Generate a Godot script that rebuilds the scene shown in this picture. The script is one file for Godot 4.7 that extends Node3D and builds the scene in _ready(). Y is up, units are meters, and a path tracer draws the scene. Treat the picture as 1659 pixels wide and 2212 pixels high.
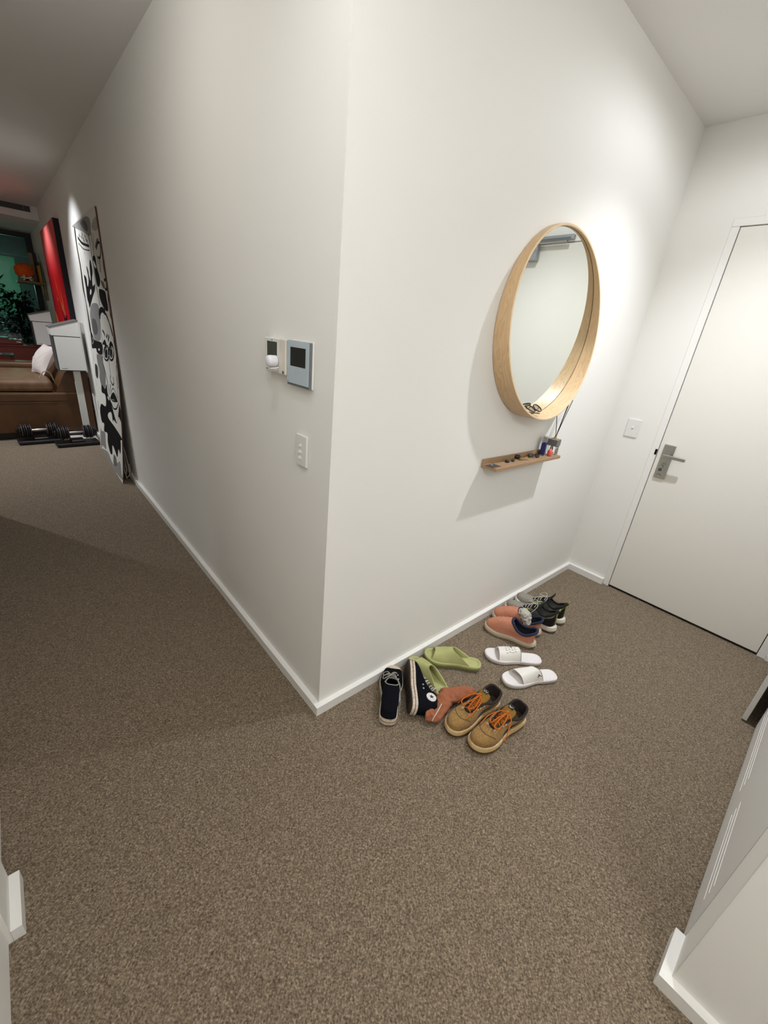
extends Node3D
# Apartment entry hall at night: camera, lights and exposure first, then the shell, then the things.

const HC := 2.735        # ceiling height
const DX := 2.3225       # plane of the entrance-door wall
const CZ := 1.297        # plane of the cupboard fronts
const BT := 0.0243       # skirting thickness
const BH := 0.0457       # skirting height above the carpet
var M := {}
var used := {}
var rng := RandomNumberGenerator.new()

# ---------- naming ----------
func numbered(called: String) -> String:
	if not used.has(called):
		used[called] = 0
		return called
	used[called] += 1
	return "%s_%03d" % [called, used[called]]

func tag(o: Node, label: String, category := "", group := "", kind := ""):
	if label != "": o.set_meta("label", label)
	if category != "": o.set_meta("category", category)
	if group != "": o.set_meta("group", group)
	if kind != "": o.set_meta("kind", kind)
	return o

func thing(called: String, label: String, category: String, at := Vector3.ZERO, turn := 0.0, group := "") -> Node3D:
	var o := Node3D.new()
	o.name = numbered(called)
	o.position = at
	o.rotation.y = turn
	tag(o, label, category, group)
	add_child(o, true)
	return o

func part(parent: Node, called: String, mesh: Mesh, mat: Material, at := Vector3.ZERO, label := "") -> MeshInstance3D:
	var o := MeshInstance3D.new()
	var n := called
	var k := 0
	while parent.has_node(NodePath(n)):
		k += 1
		n = "%s_%03d" % [called, k]
	o.name = n
	o.mesh = mesh
	o.material_override = mat
	o.position = at
	if label != "": o.set_meta("label", label)
	parent.add_child(o, true)
	return o

func single(called: String, mesh: Mesh, mat: Material, label: String, category: String, group := "", kind := "") -> MeshInstance3D:
	var o := MeshInstance3D.new()
	o.name = numbered(called)
	o.mesh = mesh
	o.material_override = mat
	tag(o, label, category, group, kind)
	add_child(o, true)
	return o

func struct(called: String, mesh: Mesh, mat: Material) -> MeshInstance3D:
	var o := single(called, mesh, mat, "", "", "", "structure")
	return o

# ---------- mesh helpers (SurfaceTool, front faces clockwise) ----------
func st_new() -> SurfaceTool:
	var st := SurfaceTool.new()
	st.begin(Mesh.PRIMITIVE_TRIANGLES)
	return st

func tri(st: SurfaceTool, a: Vector3, b: Vector3, c: Vector3, n: Vector3):
	# a,b,c in any order; made to face along n
	var f := (c - a).cross(b - a)
	st.set_normal(n); st.set_uv(Vector2.ZERO); st.add_vertex(a)
	st.set_normal(n); st.set_uv(Vector2.ZERO)
	if f.dot(n) >= 0.0:
		st.add_vertex(b)
		st.set_normal(n); st.set_uv(Vector2.ZERO); st.add_vertex(c)
	else:
		st.add_vertex(c)
		st.set_normal(n); st.set_uv(Vector2.ZERO); st.add_vertex(b)

func quad(st: SurfaceTool, a: Vector3, b: Vector3, c: Vector3, d: Vector3, n: Vector3):
	tri(st, a, b, c, n)
	tri(st, a, c, d, n)

# grid of points rows[i][j]; smooth normals from the grid; wrap across j (ring) and across i
func grid(st: SurfaceTool, rows: Array, wrap := true, flip := false, wrap_rows := false, us := 1.0, vs := 1.0):
	var n := rows.size()
	var m: int = rows[0].size()
	var nor := []
	for i in n:
		var line := PackedVector3Array()
		line.resize(m)
		for j in m:
			var i0 := i - 1
			var i1 := i + 1
			if wrap_rows:
				i0 = (i0 + n) % n
				i1 = i1 % n
			else:
				i0 = maxi(i0, 0)
				i1 = mini(i1, n - 1)
			var j0 := j - 1
			var j1 := j + 1
			if wrap:
				j0 = (j0 + m) % m
				j1 = j1 % m
			else:
				j0 = maxi(j0, 0)
				j1 = mini(j1, m - 1)
			var du: Vector3 = rows[i1][j] - rows[i0][j]
			var dv: Vector3 = rows[i][j1] - rows[i][j0]
			var k := du.cross(dv)
			if k.length() < 1e-12:
				k = Vector3.UP
			line[j] = k.normalized() * (-1.0 if flip else 1.0)
		nor.append(line)
	var ni := n if wrap_rows else n - 1
	var nj := m if wrap else m - 1
	for i in ni:
		for j in nj:
			var a := [i, j]
			var b := [(i + 1) % n, j]
			var c := [(i + 1) % n, (j + 1) % m]
			var d := [i, (j + 1) % m]
			var uva := [Vector2(float(i) / ni * us, float(j) / nj * vs), Vector2(float(i + 1) / ni * us, float(j) / nj * vs), Vector2(float(i + 1) / ni * us, float(j + 1) / nj * vs), Vector2(float(i) / ni * us, float(j + 1) / nj * vs)]
			var q := [a, d, c, a, c, b] if not flip else [a, c, d, a, b, c]
			var w := [0, 3, 2, 0, 2, 1] if not flip else [0, 2, 3, 0, 1, 2]
			for t in 6:
				st.set_normal(nor[q[t][0]][q[t][1]])
				st.set_uv(uva[w[t]])
				st.add_vertex(rows[q[t][0]][q[t][1]])

func cap(st: SurfaceTool, ring: PackedVector3Array, n: Vector3):
	# fan for rings that are star-shaped about their middle
	var c := Vector3.ZERO
	for p in ring: c += p
	c /= ring.size()
	for j in ring.size():
		tri(st, c, ring[j], ring[(j + 1) % ring.size()], n)

# box with rounded edges
func box(st: SurfaceTool, c: Vector3, size: Vector3, r := 0.002, k := 2):
	r = minf(r, minf(size.x, minf(size.y, size.z)) * 0.49)
	var h := size * 0.5 - Vector3.ONE * r
	var rows := []
	var nor := []
	for half in 2:
		for a in k + 1:
			var lat: float = (-90.0 + 90.0 * a / k) if half == 0 else 90.0 * a / k
			var line := PackedVector3Array()
			var nl := PackedVector3Array()
			for q in 4:
				for b in k + 1:
					var lon := deg_to_rad(q * 90.0 + 90.0 * b / k)
					var d := Vector3(cos(deg_to_rad(lat)) * cos(lon), sin(deg_to_rad(lat)), cos(deg_to_rad(lat)) * sin(lon))
					var s := Vector3(1 if q == 0 or q == 3 else -1, -1 if half == 0 else 1, 1 if q < 2 else -1)
					line.append(c + h * s + d * r)
					nl.append(d)
			rows.append(line)
			nor.append(nl)
	var m: int = rows[0].size()
	for i in rows.size() - 1:
		for j in m:
			var j1 := (j + 1) % m
			for t in [[i, j], [i + 1, j1], [i + 1, j], [i, j], [i, j1], [i + 1, j1]]:
				st.set_normal(nor[t[0]][t[1]])
				var p: Vector3 = rows[t[0]][t[1]]
				st.set_uv(Vector2((p.x - c.x) / size.x + 0.5, (p.y - c.y) / size.y + 0.5))
				st.add_vertex(p)
	for e in [0, rows.size() - 1]:
		var l: PackedVector3Array = rows[e]
		quad(st, l[0], l[k + 1], l[2 * (k + 1)], l[3 * (k + 1)], Vector3(0, -1 if e == 0 else 1, 0))

func mbox(size: Vector3, r := 0.002, c := Vector3.ZERO) -> ArrayMesh:
	var st := st_new()
	box(st, c, size, r)
	return st.commit()

func bounds(a: Vector3, b: Vector3, r := 0.0015) -> ArrayMesh:
	return mbox((b - a).abs(), r, (a + b) * 0.5)

# turned shape about y: profile of (radius, y)
func lathe(st: SurfaceTool, prof: Array, sides := 28, at := Vector3.ZERO, basis := Basis()):
	var rows := []
	for p in prof:
		var line := PackedVector3Array()
		for j in sides:
			var a := TAU * j / sides
			line.append(at + basis * Vector3(cos(a) * p[0], p[1], sin(a) * p[0]))
		rows.append(line)
	# double the rows at corners so that they stay crisp
	for i in rows.size() - 1:
		grid(st, [rows[i], rows[i + 1]], true, false)

func smooth_lathe(st: SurfaceTool, prof: Array, sides := 28, at := Vector3.ZERO, basis := Basis()):
	var rows := []
	for p in prof:
		var line := PackedVector3Array()
		for j in sides:
			var a := TAU * j / sides
			line.append(at + basis * Vector3(cos(a) * p[0], p[1], sin(a) * p[0]))
		rows.append(line)
	grid(st, rows, true, false)

func spline(pts: Array, per := 6) -> PackedVector3Array:
	var out := PackedVector3Array()
	var n := pts.size()
	for i in n - 1:
		var a: Vector3 = pts[maxi(i - 1, 0)]
		var b: Vector3 = pts[i]
		var c: Vector3 = pts[i + 1]
		var d: Vector3 = pts[mini(i + 2, n - 1)]
		for k in per:
			out.append(b.cubic_interpolate(c, a, d, float(k) / per))
	out.append(pts[n - 1])
	return out

func closed_spline(pts: Array, per := 4) -> PackedVector3Array:
	var out := PackedVector3Array()
	var n := pts.size()
	for i in n:
		var a: Vector3 = pts[(i - 1 + n) % n]
		var b: Vector3 = pts[i]
		var c: Vector3 = pts[(i + 1) % n]
		var d: Vector3 = pts[(i + 2) % n]
		for k in per:
			out.append(b.cubic_interpolate(c, a, d, float(k) / per))
	return out

# round (or flattened) cord along points
func tube(st: SurfaceTool, pts: PackedVector3Array, r: float, sides := 7, closed := false, flat := 1.0, radii := []):
	var n := pts.size()
	var rows := []
	var ref := Vector3.UP
	var t0 := (pts[1] - pts[0]).normalized()
	if absf(t0.dot(ref)) > 0.9: ref = Vector3.RIGHT
	for i in n:
		var t: Vector3
		if closed:
			t = (pts[(i + 1) % n] - pts[(i - 1 + n) % n]).normalized()
		else:
			t = (pts[mini(i + 1, n - 1)] - pts[maxi(i - 1, 0)]).normalized()
		var side := t.cross(ref)
		if side.length() < 1e-4: side = t.cross(Vector3(0.3, 0.2, 1))
		side = side.normalized()
		var up := side.cross(t).normalized()
		ref = up
		var rr: float = radii[i] if radii.size() else r
		var line := PackedVector3Array()
		for j in sides:
			var a := TAU * j / sides
			line.append(pts[i] + side * cos(a) * rr + up * sin(a) * rr * flat)
		rows.append(line)
	grid(st, rows, true, true, closed)
	if not closed:
		cap(st, rows[0], (pts[0] - pts[1]).normalized())
		cap(st, rows[n - 1], (pts[n - 1] - pts[n - 2]).normalized())

func mtube(pts: Array, r: float, sides := 7, per := 6, flat := 1.0) -> ArrayMesh:
	var st := st_new()
	tube(st, spline(pts, per), r, sides, false, flat)
	return st.commit()

# flat polygon pushed out along z, edges chamfered
func prism(st: SurfaceTool, poly: PackedVector2Array, z0: float, z1: float, xf := Transform3D(), bev := 0.0):
	if not Geometry2D.is_polygon_clockwise(poly):
		poly.reverse()
	var ids := Geometry2D.triangulate_polygon(poly)
	var n := xf.basis.z.normalized()
	for k in range(0, ids.size(), 3):
		for e in [[z1, n], [z0, -n]]:
			tri(st, xf * Vector3(poly[ids[k]].x, poly[ids[k]].y, e[0]), xf * Vector3(poly[ids[k + 1]].x, poly[ids[k + 1]].y, e[0]), xf * Vector3(poly[ids[k + 2]].x, poly[ids[k + 2]].y, e[0]), e[1])
	for j in poly.size():
		var a := poly[j]
		var b := poly[(j + 1) % poly.size()]
		var d := b - a
		var o := (xf.basis * Vector3(-d.y, d.x, 0)).normalized()
		quad(st, xf * Vector3(a.x, a.y, z0), xf * Vector3(b.x, b.y, z0), xf * Vector3(b.x, b.y, z1), xf * Vector3(a.x, a.y, z1), o)

# vertical prism from a floor plan of (x, z)
func plan(poly: Array, y0: float, y1: float) -> ArrayMesh:
	var st := st_new()
	var p := PackedVector2Array()
	for q in poly: p.append(Vector2(q[0], -q[1]))
	prism(st, p, y0, y1, Transform3D(Basis(Vector3(1, 0, 0), Vector3(0, 0, -1), Vector3(0, 1, 0)), Vector3.ZERO))
	return st.commit()

func boxes(list: Array, r := 0.001) -> ArrayMesh:
	var st := st_new()
	for b in list: box(st, (b[0] + b[1]) * 0.5, (b[1] - b[0]).abs(), r, 1)
	return st.commit()

# ---------- materials ----------
func mat(key: String, col: Color, rough := 0.6, metal := 0.0, spec := 0.5) -> StandardMaterial3D:
	var m := StandardMaterial3D.new()
	m.resource_name = key
	m.albedo_color = col
	m.roughness = rough
	m.metallic = metal
	m.metallic_specular = spec
	M[key] = m
	return m

func c8(r: int, g: int, b: int) -> Color:
	return Color(r / 255.0, g / 255.0, b / 255.0)

func noise_tex(freq: float, ramp: Array, size := 512, kind := FastNoiseLite.TYPE_SIMPLEX_SMOOTH, oct := 3, sd := 1) -> NoiseTexture2D:
	var n := FastNoiseLite.new()
	n.noise_type = kind
	n.frequency = freq
	n.fractal_octaves = oct
	n.seed = sd
	var t := NoiseTexture2D.new()
	t.width = size
	t.height = size
	t.seamless = true
	t.noise = n
	if ramp.size():
		var g := Gradient.new()
		var offs := PackedFloat32Array()
		var cols := PackedColorArray()
		for k in ramp.size():
			offs.append(ramp[k][0])
			cols.append(ramp[k][1])
		g.offsets = offs
		g.colors = cols
		t.color_ramp = g
	return t

func woven(m: StandardMaterial3D, freq: float, scale: float, relief: float, sd := 3):
	# fine relief so that cloth and suede do not look like plastic
	m.heightmap_enabled = true
	m.heightmap_texture = noise_tex(freq, [], 256, FastNoiseLite.TYPE_SIMPLEX_SMOOTH, 3, sd)
	m.heightmap_scale = relief
	m.uv1_triplanar = true
	m.uv1_scale = Vector3.ONE * scale

func wood_image(w: int, h: int, dark: Color, light: Color, rings: float, wob: float, sd: int) -> ImageTexture:
	var n := FastNoiseLite.new()
	n.seed = sd
	n.frequency = 0.004
	n.fractal_octaves = 2
	var f := FastNoiseLite.new()
	f.seed = sd + 5
	f.frequency = 0.02
	var im := Image.create(w, h, false, Image.FORMAT_RGB8)
	for y in h:
		for x in w:
			# tile along x by blending two looks
			var k := float(x) / w
			var a := n.get_noise_2d(x, y * 3.0) * (1.0 - k) + n.get_noise_2d(x - w, y * 3.0) * k
			var g := f.get_noise_2d(x * 0.35, y * 9.0)
			var v := (float(y) / h + a * wob) * rings
			v = v - floorf(v)
			v = pow(v, 2.2)
			var t := clampf(0.15 + 0.55 * v + 0.3 * g, 0.0, 1.0)
			im.set_pixel(x, y, light.lerp(dark, t))
	return ImageTexture.create_from_image(im)

func image_poly(im: Image, pts: PackedVector2Array, col: Color):
	var y0 := im.get_height()
	var y1 := 0
	for p in pts:
		y0 = mini(y0, int(floorf(p.y)))
		y1 = maxi(y1, int(ceilf(p.y)))
	for y in range(maxi(y0, 0), mini(y1 + 1, im.get_height())):
		var xs := []
		var yy := y + 0.5
		for i in pts.size():
			var a := pts[i]
			var b := pts[(i + 1) % pts.size()]
			if (a.y <= yy) != (b.y <= yy):
				xs.append(a.x + (yy - a.y) / (b.y - a.y) * (b.x - a.x))
		xs.sort()
		for k in range(0, xs.size() - 1, 2):
			var xa := maxi(int(roundf(xs[k])), 0)
			var xb := mini(int(roundf(xs[k + 1])), im.get_width())
			if xb > xa: im.fill_rect(Rect2i(xa, y, xb - xa, 1), col)

func image_line(im: Image, pts: PackedVector2Array, w: float, col: Color):
	for i in pts.size() - 1:
		var a := pts[i]
		var b := pts[i + 1]
		var n := int(ceilf(a.distance_to(b))) + 1
		for k in n + 1:
			var p := a.lerp(b, float(k) / n)
			im.fill_rect(Rect2i(int(p.x - w * 0.5), int(p.y - w * 0.5), int(maxf(w, 1)), int(maxf(w, 1))).intersection(Rect2i(0, 0, im.get_width(), im.get_height())), col)

# twist-pile carpet: tufts of two sizes in many browns; doubles as its relief
func pile_image() -> ImageTexture:
	var r := RandomNumberGenerator.new()
	r.seed = 99
	var tones := [c8(78, 67, 55), c8(98, 86, 71), c8(112, 98, 81), c8(124, 109, 90), c8(138, 122, 102), c8(156, 139, 117), c8(180, 162, 138)]
	var big := Image.create(272, 272, false, Image.FORMAT_RGBA8)
	for y in 272:
		for x in 272:
			big.set_pixel(x, y, tones[clampi(int(r.randfn(3.0, 1.7) + 0.5), 0, 6)])
	big.resize(1088, 1088, Image.INTERPOLATE_CUBIC)
	var small := Image.create(544, 544, false, Image.FORMAT_RGBA8)
	for y in 544:
		for x in 544:
			var c: Color = tones[r.randi_range(0, 6)]
			small.set_pixel(x, y, Color(c.r, c.g, c.b, 0.38))
	small.resize(1088, 1088, Image.INTERPOLATE_CUBIC)
	big.blend_rect(small, Rect2i(0, 0, 1088, 1088), Vector2i.ZERO)
	return ImageTexture.create_from_image(big)

func make_materials():
	var m: StandardMaterial3D
	mat("wall", c8(240, 237, 230), 0.75, 0.0, 0.3)
	mat("ceiling", c8(232, 229, 224), 0.9, 0.0, 0.2)
	mat("trim", c8(242, 239, 233), 0.35)
	mat("doorpaint", c8(236, 231, 221), 0.45)
	mat("cupboard", c8(226, 224, 219), 0.5)
	mat("black", c8(14, 14, 15), 0.5)
	mat("gap", c8(24, 22, 21), 0.9, 0.0, 0.1)  # near-black for dark gaps; stands for shade inside the cupboard
	mat("rubber", c8(22, 20, 19), 0.8)
	m = mat("carpet", Color.WHITE, 1.0, 0.0, 0.0)
	var pile := pile_image()
	m.albedo_texture = pile
	m.uv1_triplanar = true
	m.uv1_world_triplanar = true
	m.uv1_scale = Vector3.ONE * 1.05
	m.heightmap_enabled = true
	m.heightmap_texture = pile
	m.heightmap_scale = 0.7
	m.rim_enabled = true
	m.rim = 0.25
	m.rim_tint = 0.7
	m = mat("veneer", Color.WHITE, 0.42)
	m.albedo_texture = wood_image(1024, 128, c8(196, 158, 114), c8(220, 188, 145), 2.0, 1.1, 4)
	m = mat("shelfwood", Color.WHITE, 0.6)
	m.albedo_texture = wood_image(512, 64, c8(128, 98, 70), c8(182, 150, 114), 5.0, 0.5, 9)
	mat("mirror", c8(232, 236, 233), 0.02, 1.0)
	mat("chrome", c8(176, 174, 168), 0.32, 1.0)
	mat("steel", c8(190, 188, 184), 0.4, 0.9)
	mat("closer", c8(168, 170, 172), 0.4, 0.6)
	mat("plastic", c8(232, 230, 224), 0.4)
	mat("plasticwarm", c8(226, 218, 204), 0.5)
	mat("iceblue", c8(186, 200, 206), 0.12)
	mat("greyside", c8(112, 114, 116), 0.5)
	mat("lcd", c8(66, 72, 62), 0.2)
	mat("screen", c8(18, 18, 19), 0.06)
	mat("darkmark", c8(96, 92, 86), 0.6)
	# shoes
	m = mat("canvas", c8(17, 18, 23), 0.95, 0.0, 0.2); woven(m, 0.3, 24.0, 0.05)
	m = mat("foxing", Color.WHITE, 0.7)
	m.albedo_texture = noise_tex(0.03, [[0.0, c8(150, 128, 104)], [0.4, c8(205, 188, 164)], [1.0, c8(226, 213, 194)]], 256, FastNoiseLite.TYPE_SIMPLEX_SMOOTH, 4, 21)
	m.uv1_triplanar = true
	m.uv1_scale = Vector3.ONE * 9.0
	m = mat("browsole", c8(58, 43, 33), 0.85); woven(m, 0.1, 12.0, 0.15)
	mat("lacegrey", c8(148, 144, 136), 0.9)
	mat("lacewhite", c8(198, 192, 180), 0.9)
	mat("patch", c8(226, 218, 216), 0.6)
	mat("navy", c8(30, 31, 66), 0.6)
	m = mat("greenfoam", Color.WHITE, 0.75, 0.0, 0.3)
	m.albedo_texture = noise_tex(0.012, [[0.0, c8(174, 175, 116)], [1.0, c8(194, 193, 136)]], 256, FastNoiseLite.TYPE_SIMPLEX_SMOOTH, 2, 8)
	m.uv1_triplanar = true
	m.uv1_scale = Vector3.ONE * 3.0
	mat("greenedge", c8(132, 136, 88), 0.8)
	m = mat("whitefoam", c8(236, 229, 226), 0.6)
	m = mat("whitestrap", c8(236, 231, 221), 0.55); woven(m, 0.2, 12.0, 0.03)
	mat("greyedge", c8(142, 130, 124), 0.7)
	m = mat("suede", Color.WHITE, 0.95, 0.0, 0.15)
	m.albedo_texture = noise_tex(0.025, [[0.0, c8(132, 100, 58)], [0.5, c8(150, 117, 71)], [1.0, c8(168, 136, 88)]], 512, FastNoiseLite.TYPE_SIMPLEX_SMOOTH, 5, 31)
	m.uv1_triplanar = true
	m.uv1_scale = Vector3.ONE * 6.0
	m.rim_enabled = true
	m.rim = 0.3
	m = mat("creamsole", Color.WHITE, 0.65)
	m.albedo_texture = noise_tex(0.02, [[0.0, c8(186, 150, 96)], [0.5, c8(214, 184, 132)], [1.0, c8(226, 200, 152)]], 256, FastNoiseLite.TYPE_SIMPLEX_SMOOTH, 4, 5)
	m.uv1_triplanar = true
	m.uv1_scale = Vector3.ONE * 6.0
	mat("gum", c8(92, 62, 30), 0.7)
	mat("darkbrown", c8(46, 35, 30), 0.9)
	mat("insole", c8(70, 56, 38), 0.9)
	mat("orangelace", c8(196, 100, 22), 0.85)
	mat("olive", c8(140, 102, 34), 0.9)
	mat("tagdark", c8(40, 36, 33), 0.7)
	mat("tagwhite", c8(206, 204, 198), 0.6)
	m = mat("salmon", Color.WHITE, 0.9, 0.0, 0.2)
	m.albedo_texture = noise_tex(0.03, [[0.0, c8(188, 122, 96)], [0.5, c8(202, 138, 110)], [1.0, c8(212, 150, 124)]], 512, FastNoiseLite.TYPE_SIMPLEX_SMOOTH, 4, 12)
	m.uv1_triplanar = true
	m.uv1_scale = Vector3.ONE * 7.0
	m.heightmap_enabled = true
	m.heightmap_texture = noise_tex(0.2, [], 256, FastNoiseLite.TYPE_SIMPLEX_SMOOTH, 2, 2)
	m.heightmap_scale = 0.06
	mat("navylining", c8(32, 38, 62), 0.9)
	mat("navydark", c8(14, 17, 28), 0.95)
	mat("beigesole", c8(196, 178, 154), 0.7)
	m = mat("greymesh", Color.WHITE, 0.85)
	m.albedo_texture = noise_tex(0.05, [[0.0, c8(122, 117, 107)], [0.5, c8(146, 141, 129)], [1.0, c8(164, 158, 145)]], 256, FastNoiseLite.TYPE_SIMPLEX_SMOOTH, 3, 77)
	m.uv1_triplanar = true
	m.uv1_scale = Vector3.ONE * 9.0
	mat("greyoverlay", c8(96, 98, 92), 0.5)
	mat("blackmesh", c8(20, 20, 20), 0.9)
	mat("lime", c8(176, 190, 84), 0.6)
	mat("whitesole", c8(226, 216, 200), 0.6)
	mat("ventgrey", c8(104, 102, 98), 0.6)
	mat("taupe", c8(150, 130, 112), 0.7)
	m = mat("terracotta", c8(172, 108, 78), 1.0, 0.0, 0.1); woven(m, 0.25, 20.0, 0.12)
	m.rim_enabled = true
	m.rim = 0.4
	m = mat("greysock", c8(196, 190, 178), 1.0, 0.0, 0.1); woven(m, 0.25, 20.0, 0.12)
	# shelf things
	mat("card", c8(58, 56, 60), 0.5)
	mat("keyblack", c8(24, 23, 25), 0.35)
	mat("brass", c8(206, 174, 96), 0.3, 1.0)
	mat("nickel", c8(186, 184, 178), 0.3, 1.0)
	mat("keygreen", c8(34, 40, 32), 0.4)
	mat("bluebottle", c8(30, 32, 98), 0.25)
	m = mat("clearglass", Color(1, 1, 1, 0.06), 0.05)
	m.transparency = BaseMaterial3D.TRANSPARENCY_ALPHA
	m = mat("glassblock", Color(0.97, 0.98, 0.97, 0.0), 0.04)
	m.refraction_enabled = true
	m.refraction_scale = 0.05
	mat("coral", c8(236, 98, 84), 0.3)
	mat("capgrey", c8(112, 112, 106), 0.6)
	mat("reed", c8(28, 20, 24), 0.9)
	mat("cork", c8(190, 156, 96), 0.8)
	m = mat("lens", Color(0.16, 0.16, 0.14, 0.55), 0.05)
	m.transparency = BaseMaterial3D.TRANSPARENCY_ALPHA
	mat("frameblack", c8(20, 20, 20), 0.25)
	# living room
	m = mat("leather", Color.WHITE, 0.42)  # brown darkened for the shade on the sofa front
	m.albedo_texture = noise_tex(0.008, [[0.0, c8(80, 50, 23)], [1.0, c8(104, 69, 34)]], 256, FastNoiseLite.TYPE_SIMPLEX_SMOOTH, 3, 6)
	m.uv1_triplanar = true
	m.uv1_scale = Vector3.ONE * 1.2
	m = mat("leatherpale", Color.WHITE, 0.5)  # paler leather of the seat cushion
	m.albedo_texture = noise_tex(0.02, [[0.0, c8(100, 70, 44)], [1.0, c8(132, 100, 70)]], 256, FastNoiseLite.TYPE_SIMPLEX_SMOOTH, 3, 16)
	m.uv1_triplanar = true
	m.uv1_scale = Vector3.ONE * 1.5
	mat("piping", c8(140, 100, 60), 0.35)
	m = mat("cushion", c8(226, 214, 206), 0.95); woven(m, 0.1, 6.0, 0.2)
	mat("speakerwhite", c8(226, 224, 218), 0.5)
	mat("speakershade", c8(70, 66, 66), 0.6)  # dark tone on the cabinet sides, standing for their shade
	mat("postwhite", c8(214, 213, 206), 0.5)
	mat("cabinet", c8(120, 46, 32), 0.4)
	mat("turntable", c8(34, 30, 32), 0.3)
	mat("iron", c8(20, 19, 20), 0.4)
	mat("plateedge", c8(70, 60, 60), 0.45)
	mat("leaf", c8(24, 34, 24), 0.5)
	mat("stem", c8(58, 48, 36), 0.8)
	mat("pot", c8(60, 56, 52), 0.7)
	mat("felt", c8(244, 104, 28), 0.9)
	mat("bone", c8(234, 228, 214), 0.7)
	mat("oak", c8(134, 106, 62), 0.6)
	mat("bookcream", c8(164, 146, 108), 0.8)
	mat("bookdark", c8(58, 52, 44), 0.8)
	mat("bookyellow", c8(194, 150, 58), 0.8)
	mat("bookgrey", c8(120, 112, 98), 0.8)
	mat("windowframe", c8(20, 21, 23), 0.5)
	m = mat("glass", Color(1, 1, 1, 0.05), 0.02, 0.0, 0.2)
	m.transparency = BaseMaterial3D.TRANSPARENCY_ALPHA
	mat("render_green", c8(92, 140, 122), 0.9)
	mat("render_dark", c8(40, 48, 50), 0.9)
	mat("boardedge", c8(92, 58, 42), 0.8)
	mat("canvasblack", c8(22, 18, 28), 0.8)
	mat("cablewhite", c8(178, 168, 150), 0.6)
	m = mat("lampglow", c8(255, 246, 230), 0.5)
	m.emission_enabled = true
	m.emission = c8(255, 236, 208)
	m.emission_energy_multiplier = 3.0

func downlight(at: Vector3, energy: float, angle: float, col: Color, label: String, soft := 0.045, blend := 1.0, tilt := 0.0, spill := 0.0):
	var t := thing("downlight", label, "ceiling light", at, 0.0, "recessed ceiling downlights")
	var st := st_new()
	lathe(st, [[0.036, -0.001], [0.038, -0.006], [0.05, -0.006], [0.052, -0.001], [0.05, 0.0], [0.036, 0.0]], 28)
	part(t, "trim_ring", st.commit(), M.trim)
	var s2 := st_new()
	lathe(s2, [[0.0005, -0.003], [0.036, -0.003], [0.036, 0.0], [0.0005, 0.0]], 28)
	part(t, "lamp_lens", s2.commit(), M.lampglow)
	var l := SpotLight3D.new()
	l.name = "lamp"
	l.position = Vector3(0, -0.012, 0)
	# tilt swings the beam towards the wall at x = 0
	l.rotation_degrees = Vector3(-90, 0, 0) if tilt == 0.0 else Vector3(-90 + tilt, -90, 0)
	l.spot_angle = angle
	l.spot_angle_attenuation = blend
	l.spot_attenuation = 2.0
	l.spot_range = 14.0
	l.light_energy = energy
	l.light_color = col
	l.light_size = soft
	l.shadow_enabled = true
	t.add_child(l)
	if spill > 0.0:
		# second, wide light added at the same lamp as fill round its beam
		var w: SpotLight3D = l.duplicate()
		w.name = "lamp_spill_fill"
		w.spot_angle = 88.0
		w.spot_angle_attenuation = 0.4
		w.light_energy = spill
		t.add_child(w)

func opal(at: Vector3, energy: float, col: Color, label: String):  # unseen ceiling lamps that give the hall and corridor soft light
	var t := thing("unseen_ceiling_lamp", label, "ceiling light", at, 0.0, "unseen opal ceiling lights")
	var st := st_new()
	lathe(st, [[0.0005, 0.0], [0.17, 0.0], [0.172, -0.02], [0.165, -0.022]], 40)
	part(t, "base", st.commit(), M.trim)
	var s2 := st_new()
	smooth_lathe(s2, [[0.162, -0.02], [0.165, -0.04], [0.155, -0.065], [0.12, -0.085], [0.06, -0.095], [0.0005, -0.097]], 40)
	part(t, "diffuser", s2.commit(), M.lampglow)
	var l := OmniLight3D.new()
	l.name = "lamp"
	l.position = Vector3(0, -0.27, 0)
	l.omni_range = 14.0
	l.omni_attenuation = 2.0
	l.light_energy = energy
	l.light_color = col
	l.light_size = 0.16
	l.shadow_enabled = true
	t.add_child(l)

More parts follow.
